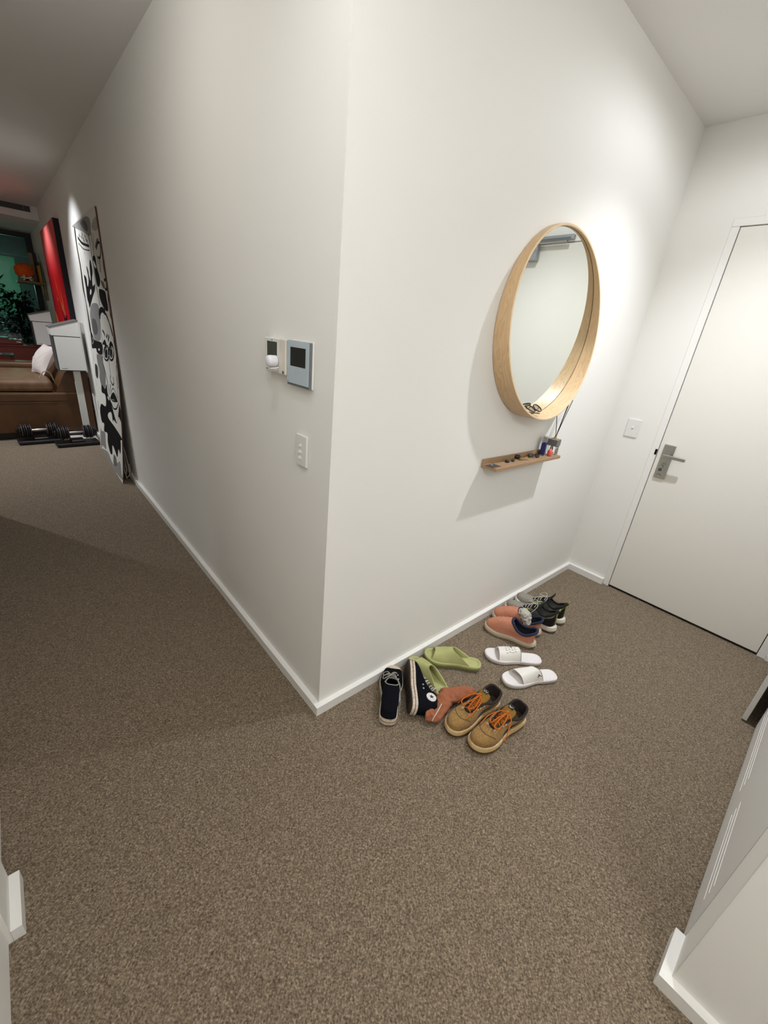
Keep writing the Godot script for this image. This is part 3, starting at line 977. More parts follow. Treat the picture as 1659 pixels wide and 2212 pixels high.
# ---------- shoes ----------
# A last: 20 stations round the foot, heel back -> outer side -> toe -> inner side. Local axes: +z toe, +x outer side.
const LAST := [[0.0, 0.0], [0.062, 0.017], [0.101, 0.08], [0.110, 0.25], [0.104, 0.40], [0.126, 0.55], [0.152, 0.68], [0.148, 0.80], [0.116, 0.91], [0.062, 0.975], [-0.008, 1.0], [-0.075, 0.978], [-0.118, 0.91], [-0.138, 0.79], [-0.138, 0.67], [-0.112, 0.53], [-0.092, 0.40], [-0.102, 0.25], [-0.098, 0.08], [-0.060, 0.017]]

func last_loop(L: float, wide: float, y: float, side: float, grow := 0.0, toe_lift := 0.0, heel_lift := 0.0) -> PackedVector3Array:
	var pts := []
	for k in 20:
		var p: Array = LAST[k]
		pts.append(Vector3(p[0] * L * wide * side, y, (p[1] - 0.5) * L))
	var c := closed_spline(pts, 4)
	var out := PackedVector3Array()
	var n := c.size()
	for i in n:
		var t := c[(i + 1) % n] - c[(i - 1 + n) % n]
		var nrm := Vector3(t.z, 0, -t.x).normalized() * side
		var zf := c[i].z / L + 0.5
		var lift := toe_lift * pow(clampf((zf - 0.72) / 0.28, 0, 1), 2.0) + heel_lift * pow(clampf((0.14 - zf) / 0.14, 0, 1), 2.0)
		out.append(c[i] + nrm * grow + Vector3(0, lift, 0))
	return out

# opening loop given for the half heel -> throat (11 stations of x, y, z fraction)
func mouth_loop(L: float, half: Array, side: float, skew := 0.0) -> PackedVector3Array:
	var pts := []
	for k in 20:
		var h: Array = half[k] if k <= 10 else half[20 - k]
		var sx := 1.0 if k <= 10 else -1.0
		pts.append(Vector3((h[0] * sx + skew * h[2]) * side, h[1], (h[2] - 0.5) * L))
	return closed_spline(pts, 4)

func bez(a: Vector3, b: Vector3, c: Vector3, d: Vector3, t: float) -> Vector3:
	return a.bezier_interpolate(b, c, d, t)

func shoe_point(B: PackedVector3Array, O: PackedVector3Array, i: int, v: float, S: Dictionary) -> Vector3:
	var p0 := B[i]
	var p3 := O[i]
	var h := p3.y - p0.y
	var hor := Vector3(p0.x - p3.x, 0, p0.z - p3.z)
	var zf: float = p0.z / S.L + 0.5
	var tw := smoothstep(0.58, 0.92, zf)
	if S.has("domed"): tw = maxf(tw, smoothstep(0.45, 0.12, zf))
	var out := hor.normalized() if hor.length() > 1e-5 else Vector3.ZERO
	var p1 := p0 + Vector3(0, lerpf(h * 0.45, S.toe, tw), 0) + out * lerpf(S.bulge, S.bulge * 0.6, tw)
	var p2 := p3 + hor * lerpf(0.3, 0.42, tw) + Vector3(0, -h * lerpf(0.28, S.get("vamp", 0.06), tw), 0)
	return bez(p0, p1, p2, p3, v)

func shoe_normal(B, O, i: int, v: float, S: Dictionary) -> Vector3:
	var n: int = B.size()
	var a := shoe_point(B, O, (i + 1) % n, v, S) - shoe_point(B, O, (i - 1 + n) % n, v, S)
	var b := shoe_point(B, O, i, minf(v + 0.05, 1.0), S) - shoe_point(B, O, i, maxf(v - 0.05, 0.0), S)
	var k := a.cross(b).normalized()
	var p := shoe_point(B, O, i, v, S)
	var away := Vector3(p.x, 0.02, p.z * 0.2)
	return k if k.dot(away) >= 0 else -k

# a piece of the upper: stations i0..i1, v0..v1, raised by lift, with a thin rim
func shoe_patch(B, O, S: Dictionary, i0: int, i1: int, v0: Callable, v1: Callable, lift := 0.0012, steps := 8) -> ArrayMesh:
	var n: int = B.size()
	var rows := []
	for q in range(i0, i1 + 1):
		var i := (q + n * 4) % n
		var t := float(q - i0) / maxf(i1 - i0, 1)
		var line := PackedVector3Array()
		for s in steps + 1:
			var v := lerpf(v0.call(t), v1.call(t), float(s) / steps)
			line.append(shoe_point(B, O, i, v, S) + shoe_normal(B, O, i, v, S) * lift)
		rows.append(line)
	var st := st_new()
	grid(st, rows, false, S.side < 0)
	return st.commit()

func const_v(x: float) -> Callable:
	return func(_t): return x

# one cloth band whose edge follows the mouth, etc. Returns the loops for extra parts
func shoe_core(t: Node3D, S: Dictionary, um: Material, lm: Material, im: Material, collar: Material, cr := 0.0035) -> Array:
	var B := last_loop(S.L * 0.985, S.wide * 0.97, S.yb, S.side, 0.0, S.get("toelift", 0.0))
	var O := mouth_loop(S.L * 0.985, S.mouth, S.side, S.get("skew", 0.0))
	var n := B.size()
	var rows := []
	for s in 15:
		var line := PackedVector3Array()
		for i in n: line.append(shoe_point(B, O, i, s / 14.0, S))
		rows.append(line)
	var st := st_new()
	grid(st, rows, true, S.side < 0)
	part(t, "upper", st.commit(), um)
	# lining: from the mouth down to the insole
	var I := last_loop(S.L * 0.93, S.wide * 0.82, S.yb + 0.006, S.side)
	var lin := []
	for s in 7:
		var line := PackedVector3Array()
		for i in n:
			var o := O[i]
			var d := Vector3(o.x, 0, o.z + S.L * 0.2) * -1.0
			var a := o + d.normalized() * 0.003
			var zf: float = I[i].z / S.L + 0.5
			# ahead of the throat the lining turns under the vamp
			line.append(bez(a, a + Vector3(0, -0.012, 0), I[i] + Vector3(0, (o.y - S.yb) * 0.35, 0), I[i], s / 6.0))
		lin.append(line)
	var s2 := st_new()
	grid(s2, lin, true, S.side > 0)
	var li := part(t, "lining", s2.commit(), lm)
	var s3 := st_new()
	cap(s3, I, Vector3.UP)
	part(li, "insole", s3.commit(), im)
	if cr > 0:
		var s4 := st_new()
		tube(s4, O, cr, 7, true)
		part(t, "collar", s4.commit(), collar)
	return [B, O]

func sole_band(called: String, t: Node, S: Dictionary, prof: Array, m: Material, close := true) -> MeshInstance3D:
	# prof: [grow, y] from bottom to top
	var rows := []
	for p in prof:
		rows.append(last_loop(S.L, S.wide, p[1], S.side, p[0], S.get("toelift", 0.0), S.get("heellift", 0.0)))
	var st := st_new()
	for i in rows.size() - 1: grid(st, [rows[i], rows[i + 1]], true, S.side < 0)
	if close:
		cap(st, rows[0], Vector3.DOWN)
		cap(st, rows[rows.size() - 1], Vector3.UP)
	return part(t, called, st.commit(), m)

func tongue(t: Node3D, S: Dictionary, pts: Array, m: Material, thick := 0.005) -> MeshInstance3D:
	# pts: [z fraction, y, half width]
	var st := st_new()
	var top := []
	var bot := []
	for p in pts:
		var line := PackedVector3Array()
		var l2 := PackedVector3Array()
		for j in 9:
			var u := -1.0 + 2.0 * j / 8
			var q := Vector3(u * p[2] * S.side, p[1] - p[2] * 0.28 * u * u, (p[0] - 0.5) * S.L)
			var e := thick * (1.0 - 0.8 * pow(absf(u), 3.0))
			line.append(q + Vector3(0, e * 0.5, e * 0.3))
			l2.append(q - Vector3(0, e * 0.5, e * 0.3))
		top.append(line)
		bot.append(l2)
	grid(st, top, false, S.side > 0)
	grid(st, bot, false, S.side < 0)
	var a := PackedVector3Array()
	var b := PackedVector3Array()
	for j in 9:
		a.append(top[top.size() - 1][j])
		b.append(bot[top.size() - 1][j])
	grid(st, [a, b], false, S.side > 0)
	return part(t, "tongue", st.commit(), m)

func eyelet_at(O: PackedVector3Array, B: PackedVector3Array, S: Dictionary, zf: float, sx: float, v := 0.94) -> Array:
	# station on the mouth nearest to that z on that side
	var best := 0
	var bd := 1e9
	for i in O.size():
		if O[i].x * sx * S.side < 0.0: continue
		var d: float = absf(O[i].z - (zf - 0.5) * S.L)
		if d < bd:
			bd = d
			best = i
	return [shoe_point(B, O, best, v, S), shoe_normal(B, O, best, v, S), best]

func eyelets(t: Node3D, S: Dictionary, B, O, zs: Array, m: Material, hole: Material, r := 0.0032, v := 0.92):
	for z in zs:
		for sx in [-1.0, 1.0]:
			var e := eyelet_at(O, B, S, z, sx, v)
			var nrm: Vector3 = e[1]
			var u := nrm.cross(Vector3(0, 0.3, 1)).normalized()
			var w := nrm.cross(u)
			var ring := PackedVector3Array()
			for j in 12: ring.append(e[0] + nrm * 0.0016 + (u * cos(TAU * j / 12) + w * sin(TAU * j / 12)) * r)
			var st := st_new()
			tube(st, ring, 0.0011, 5, true)
			var ey := part(t, "eyelet", st.commit(), m)
			var s2 := st_new()
			cap(s2, ring, nrm)
			part(ey, "hole", s2.commit(), hole)

func lace_rows(t: Node3D, S: Dictionary, B, O, zs: Array, m: Material, r := 0.0022, rise := 0.008, flat := 0.55):
	for k in zs.size():
		var z: float = zs[k]
		var a := eyelet_at(O, B, S, z, -1.0)
		var b := eyelet_at(O, B, S, z + (0.012 if k % 2 == 0 else -0.012), 1.0)
		var mid: Vector3 = (a[0] + b[0]) * 0.5 + Vector3(0, rise, 0)
		part(t, "lace", mtube([a[0], a[0].lerp(mid, 0.5) + Vector3(0, rise * 0.35, 0), mid, b[0].lerp(mid, 0.5) + Vector3(0, rise * 0.35, 0), b[0]], r, 6, 5, flat), m)

func place_shoe(t: Node3D, toe: Vector2, heel: Vector2, L: float):
	# toe and heel as (x, z) contact points; keeps the heel-toe line, centres the last on it
	var c := (toe + heel) * 0.5
	var d := (toe - heel).normalized()
	t.position = Vector3(c.x, 0.0, c.y)
	t.rotation.y = atan2(d.x, d.y)

# --- tan suede sneakers with orange laces ---
func tan_sneaker(side: float, label: String, left_tag: bool) -> Node3D:
	var t := thing("tan_sneaker", label, "shoe", Vector3.ZERO, 0.0, "tan suede sneakers with orange laces")
	var S := {"L": 0.316, "wide": 1.08, "yb": 0.034, "side": side, "toe": 0.04, "bulge": 0.006, "vamp": 0.04, "toelift": 0.008,
		"mouth": [[0.0, 0.099, 0.03], [0.022, 0.099, 0.04], [0.034, 0.095, 0.09], [0.038, 0.081, 0.19], [0.037, 0.083, 0.29], [0.030, 0.094, 0.38], [0.024, 0.091, 0.47], [0.021, 0.083, 0.55], [0.0185, 0.076, 0.62], [0.012, 0.072, 0.655], [0.0, 0.071, 0.665]]}
	sole_band("outsole", t, S, [[0.0, 0.0], [0.003, 0.003], [0.0035, 0.012]], M.gum)
	sole_band("midsole", t, S, [[0.0035, 0.0122], [0.0052, 0.016], [0.0052, 0.028], [0.003, 0.0345], [-0.004, 0.0355]], M.creamsole)
	var c := shoe_core(t, S, M.suede, M.darkbrown, M.insole, M.darkbrown, 0.0055)
	var B: PackedVector3Array = c[0]
	var O: PackedVector3Array = c[1]
	# toe-cap seam, eyestays, heel counter, swoosh-shaped side flash
	part(t, "toe_seam", shoe_patch(B, O, S, 27, 53, func(q): return 0.62 - 0.3 * pow(absf(q * 2 - 1), 2.5), func(q): return 0.65 - 0.3 * pow(absf(q * 2 - 1), 2.5), 0.0009, 1), M.seam)
	part(t, "toe_bumper", shoe_patch(B, O, S, 26, 54, const_v(0.0), func(q): return 0.17 - 0.1 * pow(absf(q * 2 - 1), 2.0), 0.0016, 3), M.suede)
	for k in 2:
		var a: int = [15, 51][k]
		part(t, "eyestay", shoe_patch(B, O, S, a, a + 14, func(q): return 0.74 if q > 0.06 and q < 0.94 else 0.8, const_v(0.99), 0.0016, 3), M.suede)
	part(t, "heel_counter", shoe_patch(B, O, S, -6, 6, const_v(0.02), const_v(0.8), 0.0015, 4), M.suede)
	for sgn in 2:
		var rng0: int = [7, 58][sgn]
		part(t, "side_flash", shoe_patch(B, O, S, rng0, rng0 + 15, func(q): 
			var u: float = 1.0 - q if sgn == 0 else q
			return 0.26 + 0.42 * pow(u, 1.5) - 0.06 * sin(PI * u), func(q):
			var u: float = 1.0 - q if sgn == 0 else q
			return 0.30 + 0.42 * pow(u, 1.5) + 0.20 * sin(PI * pow(1.0 - u, 1.6)) * (1.0 - u), 0.0022, 3), M.darkbrown)
	tongue(t, S, [[0.66, 0.069, 0.016], [0.58, 0.078, 0.02], [0.50, 0.088, 0.023], [0.42, 0.099, 0.026], [0.36, 0.109, 0.027], [0.325, 0.117, 0.027], [0.30, 0.121, 0.023]], M.olive, 0.008)
	var zs := [0.41, 0.465, 0.52, 0.575, 0.625]
	eyelets(t, S, B, O, zs, M.tagwhite, M.black, 0.0028, 0.86)
	lace_rows(t, S, B, O, zs, M.orangelace, 0.0026, 0.012)
	for k in 4:
		var a := eyelet_at(O, B, S, zs[k], -1.0)
		var b := eyelet_at(O, B, S, zs[k + 1], 1.0)
		part(t, "lace", mtube([a[0], (a[0] + b[0]) * 0.5 + Vector3(0, 0.009, 0), b[0]], 0.0022, 6, 6, 0.6), M.orangelace)
	# bow at the top of the throat: two loops and two ends
	var kx := Vector3(0.006 * side, 0.117, -0.09 * S.L)
	var loops := [[Vector3(0.02, 0.002, 0.03), Vector3(0.03, -0.012, 0.08), Vector3(0.012, -0.018, 0.092), Vector3(0.004, -0.008, 0.06)], [Vector3(-0.02, 0.006, 0.028), Vector3(-0.028, -0.012, 0.068), Vector3(-0.012, -0.02, 0.085), Vector3(-0.005, -0.006, 0.05)]]
	for l in loops:
		var p := [kx]
		for q in l: p.append(kx + Vector3(q.x * side, q.y, q.z))
		p.append(kx)
		part(t, "lace_loop", mtube(p, 0.0025, 6, 6, 0.7), M.orangelace)
	part(t, "lace_end", mtube([kx, kx + Vector3(0.03 * side, -0.006, 0.012), kx + Vector3(0.047 * side, -0.03, 0.04), kx + Vector3(0.058 * side, -0.07, 0.065)], 0.0023, 6, 6, 0.7), M.orangelace)
	part(t, "lace_end", mtube([kx, kx + Vector3(-0.025 * side, -0.004, 0.02), kx + Vector3(-0.04 * side, -0.018, 0.075), kx + Vector3(-0.036 * side, -0.036, 0.12)], 0.0023, 6, 6, 0.7), M.orangelace)
	part(t, "knot", mtube([kx + Vector3(-0.006, 0.002, 0), kx + Vector3(0.006, 0.002, 0.002)], 0.0045, 8, 3), M.orangelace)
	# tag on the tongue
	var tg := part(t, "tongue_tag", mbox(Vector3(0.024, 0.0015, 0.018), 0.0005), M.tagdark, Vector3(0.0, 0.1255, (0.318 - 0.5) * S.L))
	tg.rotation.x = 0.62
	var mk := st_new()
	if left_tag:
		for q in [[-0.009, 0.5], [-0.004, -0.5], [0.002, 0.5], [0.007, -0.5]]:
			var b2 := st_new()
			box(b2, Vector3.ZERO, Vector3(0.0014, 0.0008, 0.012), 0.0002)
			mk.append_from(b2.commit(), 0, Transform3D(Basis(Vector3.UP, q[1]), Vector3(q[0], 0.001, 0)))
	else:
		var fl := PackedVector2Array([Vector2(-0.011, 0.003), Vector2(-0.009, -0.003), Vector2(-0.003, -0.005), Vector2(0.011, 0.004), Vector2(-0.002, -0.001), Vector2(-0.006, 0.0)])
		prism(mk, fl, 0.0006, 0.0014, Transform3D(Basis(Vector3(1, 0, 0), Vector3(0, 0, -1), Vector3(0, 1, 0)), Vector3.ZERO))
	part(tg, "tag_mark", mk.commit(), M.tagwhite)
	return t

# --- salmon knit sneakers ---
func salmon_sneaker(side: float, label: String) -> Node3D:
	var t := thing("salmon_sneaker", label, "shoe", Vector3.ZERO, 0.0, "salmon knit sneakers with navy lining")
	var S := {"L": 0.28, "wide": 1.14, "yb": 0.034, "side": side, "toe": 0.036, "bulge": 0.005, "vamp": 0.1, "toelift": 0.012, "heellift": 0.0,
		"mouth": [[0.0, 0.112, -0.02], [0.02, 0.11, -0.005], [0.034, 0.102, 0.06], [0.04, 0.086, 0.16], [0.041, 0.085, 0.26], [0.040, 0.094, 0.34], [0.036, 0.108, 0.40], [0.031, 0.118, 0.44], [0.023, 0.124, 0.47], [0.012, 0.126, 0.48], [0.0, 0.127, 0.485]]}
	sole_band("outsole", t, S, [[-0.004, 0.0], [0.0, 0.004], [0.004, 0.012]], M.beigesole)
	var rows := []
	for p in [[0.004, 0.012], [0.006, 0.022], [0.003, 0.032], [-0.004, 0.036]]:
		var l := last_loop(S.L, S.wide, p[1], side, p[0], S.toelift)
		for i in l.size():
			# flared heel
			var zf: float = l[i].z / S.L + 0.5
			var f := pow(clampf((0.12 - zf) / 0.12, 0, 1), 1.5)
			l[i] += Vector3(0, 0.008 * f * (p[1] / 0.034), -0.012 * f * (1.0 - absf(p[1] - 0.024) / 0.03))
		rows.append(l)
	var st := st_new()
	for i in rows.size() - 1: grid(st, [rows[i], rows[i + 1]], true, side < 0)
	cap(st, rows[3], Vector3.UP)
	part(t, "midsole", st.commit(), M.beigesole)
	var c := shoe_core(t, S, M.salmon, M.navydark, M.navydark, M.navylining, 0.0075)
	var B: PackedVector3Array = c[0]
	var O: PackedVector3Array = c[1]
	part(t, "heel_panel", shoe_patch(B, O, S, -14, 14, const_v(0.0), func(q): return 0.85 - 0.25 * absf(q * 2 - 1), 0.0014, 4), M.salmon)
	for k in 4:
		var v: float = [0.56, 0.68, 0.79, 0.89][k]
		part(t, "knit_fold", shoe_patch(B, O, S, 29 - k, 51 + k, func(q): return v - 0.1 * pow(absf(q * 2 - 1), 2.0), func(q): return v + 0.035 - 0.1 * pow(absf(q * 2 - 1), 2.0), 0.0022, 2), M.salmon)
	for k in 2:
		var a: int = [17, 49][k]
		part(t, "lace_flap", shoe_patch(B, O, S, a, a + 14, const_v(0.55), const_v(0.97), 0.002, 3), M.salmon)
	part(t, "inner_label", mbox(Vector3(0.026, 0.017, 0.0012), 0.0004), M.tagwhite, Vector3(0.006, 0.098, (0.455 - 0.5) * S.L)).rotation.x = -0.35
	return t

# --- grey and black running shoes ---
func running_shoe(side: float, label: String) -> Node3D:
	var t := thing("running_shoe", label, "shoe", Vector3.ZERO, 0.0, "grey and black running shoes")
	var S := {"L": 0.31, "wide": 1.04, "yb": 0.038, "side": side, "toe": 0.034, "bulge": 0.005, "vamp": 0.06, "toelift": 0.014,
		"mouth": [[0.0, 0.136, 0.015], [0.018, 0.133, 0.03], [0.032, 0.122, 0.07], [0.037, 0.101, 0.17], [0.036, 0.102, 0.26], [0.031, 0.117, 0.35], [0.024, 0.110, 0.44], [0.02, 0.09, 0.52], [0.017, 0.083, 0.59], [0.01, 0.08, 0.63], [0.0, 0.079, 0.64]]}
	sole_band("outsole", t, S, [[-0.004, 0.0], [0.0, 0.003], [0.003, 0.009]], M.rubber)
	var rows := []
	for p in [[0.003, 0.009], [0.007, 0.02], [0.004, 0.034], [-0.004, 0.040]]:
		var l := last_loop(S.L, S.wide, p[1], side, p[0], S.toelift)
		for i in l.size():
			var zf: float = l[i].z / S.L + 0.5
			var f := pow(clampf((0.14 - zf) / 0.14, 0, 1), 1.4)
			l[i] += Vector3(0, 0.010 * f * (p[1] / 0.034), -0.014 * f * (1.0 - absf(p[1] - 0.024) / 0.035))
		rows.append(l)
	var st := st_new()
	for i in rows.size() - 1: grid(st, [rows[i], rows[i + 1]], true, side < 0)
	cap(st, rows[3], Vector3.UP)
	part(t, "midsole", st.commit(), M.whitesole)
	var c := shoe_core(t, S, M.greymesh, M.silverlining, M.blackmesh, M.blackmesh, 0.0065)
	var B: PackedVector3Array = c[0]
	var O: PackedVector3Array = c[1]
	part(t, "toe_guard", shoe_patch(B, O, S, 33, 47, const_v(0.0), func(q): return 0.34 - 0.2 * pow(absf(q * 2 - 1), 2.0), 0.0015, 3), M.taupe)
	part(t, "heel_panel", shoe_patch(B, O, S, -16, 16, const_v(0.05), func(q): return 0.9 - 0.4 * absf(q * 2 - 1), 0.0018, 4), M.blackmesh)
	for k in 2:
		var a: int = [9, 55][k]
		part(t, "side_overlay", shoe_patch(B, O, S, a, a + 16, func(q): return 0.28 + 0.1 * sin(q * 6.0), func(q): return 0.42 + 0.3 * sin(PI * q), 0.0016, 3), M.greyoverlay)
		var b: int = [22, 54][k]
		part(t, "lime_stripe", shoe_patch(B, O, S, b, b + 2, const_v(0.35), const_v(0.9), 0.0026, 4), M.lime)
		var e: int = [15, 51][k]
		part(t, "eyestay", shoe_patch(B, O, S, e, e + 14, const_v(0.7), const_v(0.99), 0.002, 3), M.ventgrey)
	tongue(t, S, [[0.63, 0.076, 0.014], [0.55, 0.086, 0.018], [0.46, 0.098, 0.021], [0.38, 0.122, 0.026], [0.32, 0.145, 0.03], [0.285, 0.163, 0.03], [0.27, 0.172, 0.022]], M.blackmesh, 0.01)
	var zs := [0.36, 0.42, 0.475, 0.53, 0.58]
	lace_rows(t, S, B, O, zs, M.lacewhite, 0.0024, 0.013)
	var kx := Vector3(0, 0.130, (0.41 - 0.5) * S.L)
	for sg in [-1.0, 1.0]:
		part(t, "lace_loop", mtube([kx, kx + Vector3(0.016 * sg, 0.014, 0.006), kx + Vector3(0.034 * sg, 0.006, 0.026), kx + Vector3(0.026 * sg, -0.012, 0.05), kx + Vector3(0.01 * sg, -0.004, 0.03), kx], 0.0022, 6, 6, 0.7), M.lacewhite)
		part(t, "lace_end", mtube([kx, kx + Vector3(0.02 * sg, 0.004, -0.012), kx + Vector3(0.042 * sg, -0.02, -0.004), kx + Vector3(0.05 * sg, -0.05, 0.014)], 0.002, 6, 6, 0.7), M.lacewhite)
	# pull tab rising behind the heel
	part(t, "pull_tab", mtube([Vector3(0, 0.05, -0.502 * S.L), Vector3(0, 0.095, -0.497 * S.L), Vector3(0, 0.132, -0.497 * S.L), Vector3(0, 0.168, -0.525 * S.L), Vector3(0, 0.155, -0.52 * S.L)], 0.0042, 8, 6, 0.6), M.lime)
	part(t, "collar_wing", mtube([Vector3(0.034, 0.108, -0.34 * S.L), Vector3(0.028, 0.128, -0.44 * S.L), Vector3(0.0, 0.150, -0.515 * S.L), Vector3(-0.028, 0.128, -0.44 * S.L), Vector3(-0.034, 0.108, -0.34 * S.L)], 0.006, 8, 6, 0.9), M.blackmesh)
	return t

# --- black canvas high-tops ---
func canvas_sole(t: Node3D, S: Dictionary, stripes: Array):
	sole_band("outsole", t, S, [[-0.001, 0.0], [0.001, 0.002], [0.001, 0.006]], M.browsole)
	var fx := sole_band("foxing", t, S, [[0.0015, 0.006], [0.0025, 0.008], [0.0025, 0.03], [0.0, 0.032], [-0.004, 0.0325]], M.foxing, false)
	# thicker wrap round the toe
	var wrap := []
	for q in [[0.002, 0.005], [0.0045, 0.0065], [0.0045, 0.033], [0.0, 0.0355]]:
		var l := last_loop(S.L, S.wide, q[1], S.side, q[0], S.get("toelift", 0.0))
		wrap.append(l.slice(31, 50))
	var sw := st_new()
	grid(sw, wrap, false, S.side < 0)
	part(fx, "toe_wrap", sw.commit(), M.foxing)
	for y in stripes:
		var st := st_new()
		tube(st, last_loop(S.L, S.wide, y, S.side, 0.0026, S.get("toelift", 0.0)), 0.0011, 5, true)
		part(fx, "stripe", st.commit(), M.navystripe)

func star(r: float, k := 0.42) -> PackedVector2Array:
	var p := PackedVector2Array()
	for j in 10:
		var a := PI * 0.5 + TAU * j / 10
		p.append(Vector2(cos(a), sin(a)) * (r if j % 2 == 0 else r * k))
	return p

func slumped_hightop() -> Node3D:
	var t := thing("canvas_sneaker", "worn black canvas high-top standing upright, ankle slumped over its heel", "shoe", Vector3.ZERO, 0.0, "black canvas high-tops")
	var S := {"L": 0.302, "wide": 1.2, "yb": 0.03, "side": 1.0, "domed": 1, "toe": 0.036, "bulge": 0.010, "vamp": 0.06, "toelift": 0.012,
		"mouth": [[0.0, 0.098, 0.45], [0.014, 0.097, 0.455], [0.024, 0.094, 0.475], [0.029, 0.090, 0.51], [0.030, 0.086, 0.55], [0.027, 0.082, 0.59], [0.022, 0.078, 0.63], [0.018, 0.073, 0.68], [0.015, 0.068, 0.73], [0.009, 0.063, 0.775], [0.0, 0.061, 0.79]]}
	canvas_sole(t, S, [0.026])
	var c := shoe_core(t, S, M.canvas, M.blackmesh, M.black, M.lacegrey, 0.0028)
	var B: PackedVector3Array = c[0]
	var O: PackedVector3Array = c[1]
	part(t, "toe_cap", shoe_patch(B, O, S, 32, 48, const_v(0.0), func(q): return 0.62 - 0.35 * pow(absf(q * 2 - 1), 2.2), 0.0022, 6), M.foxing)
	# slumped ankle cloth folded back over the heel
	part(t, "slumped_ankle", shoe_patch(B, O, S, -17, 17, func(q): return 0.3 + 0.2 * absf(q * 2 - 1), const_v(0.97), 0.0045, 6), M.canvas)
	part(t, "heel_wrap", shoe_patch(B, O, S, -7, 7, const_v(0.0), const_v(0.1), 0.003, 2), M.foxing)
	eyelets(t, S, B, O, [0.72, 0.65, 0.585], M.tagwhite, M.black, 0.0028, 0.8)
	lace_rows(t, S, B, O, [0.625, 0.665, 0.71, 0.75], M.lacegrey, 0.0026, 0.007)
	tongue(t, S, [[0.79, 0.06, 0.010], [0.72, 0.068, 0.014], [0.66, 0.075, 0.018], [0.615, 0.082, 0.021]], M.canvas, 0.004)
	var kx := Vector3(0.008, 0.089, 0.05)
	for l in [[Vector3(0.016, 0.008, 0.012), Vector3(0.034, -0.004, 0.016), Vector3(0.036, -0.008, 0.004), Vector3(0.016, 0.002, 0.0)], [Vector3(0.014, 0.008, 0.002), Vector3(0.036, -0.006, -0.006), Vector3(0.032, -0.01, -0.016), Vector3(0.012, 0.0, -0.006)], [Vector3(-0.012, 0.008, 0.01), Vector3(-0.026, 0.0, 0.018), Vector3(-0.016, 0.0, 0.024), Vector3(-0.004, 0.004, 0.012)]]:
		var p := [kx]
		for q in l: p.append(kx + q)
		p.append(kx)
		part(t, "lace_loop", mtube(p, 0.0023, 6, 6, 0.75), M.lacegrey)
	# long flat end hanging over the inner side towards the heel, and a shorter one
	part(t, "lace_end", mtube([kx, kx + Vector3(-0.02, 0.014, -0.02), kx + Vector3(-0.042, 0.004, -0.05), kx + Vector3(-0.052, -0.035, -0.085), kx + Vector3(-0.055, -0.07, -0.125)], 0.0028, 6, 8, 0.7), M.lacegrey)
	part(t, "lace_end", mtube([kx + Vector3(-0.035, -0.004, -0.06), kx + Vector3(-0.046, -0.016, -0.095), kx + Vector3(-0.047, -0.02, -0.118), kx + Vector3(-0.043, -0.02, -0.128)], 0.004, 6, 6, 0.4), M.lacegrey)
	return t

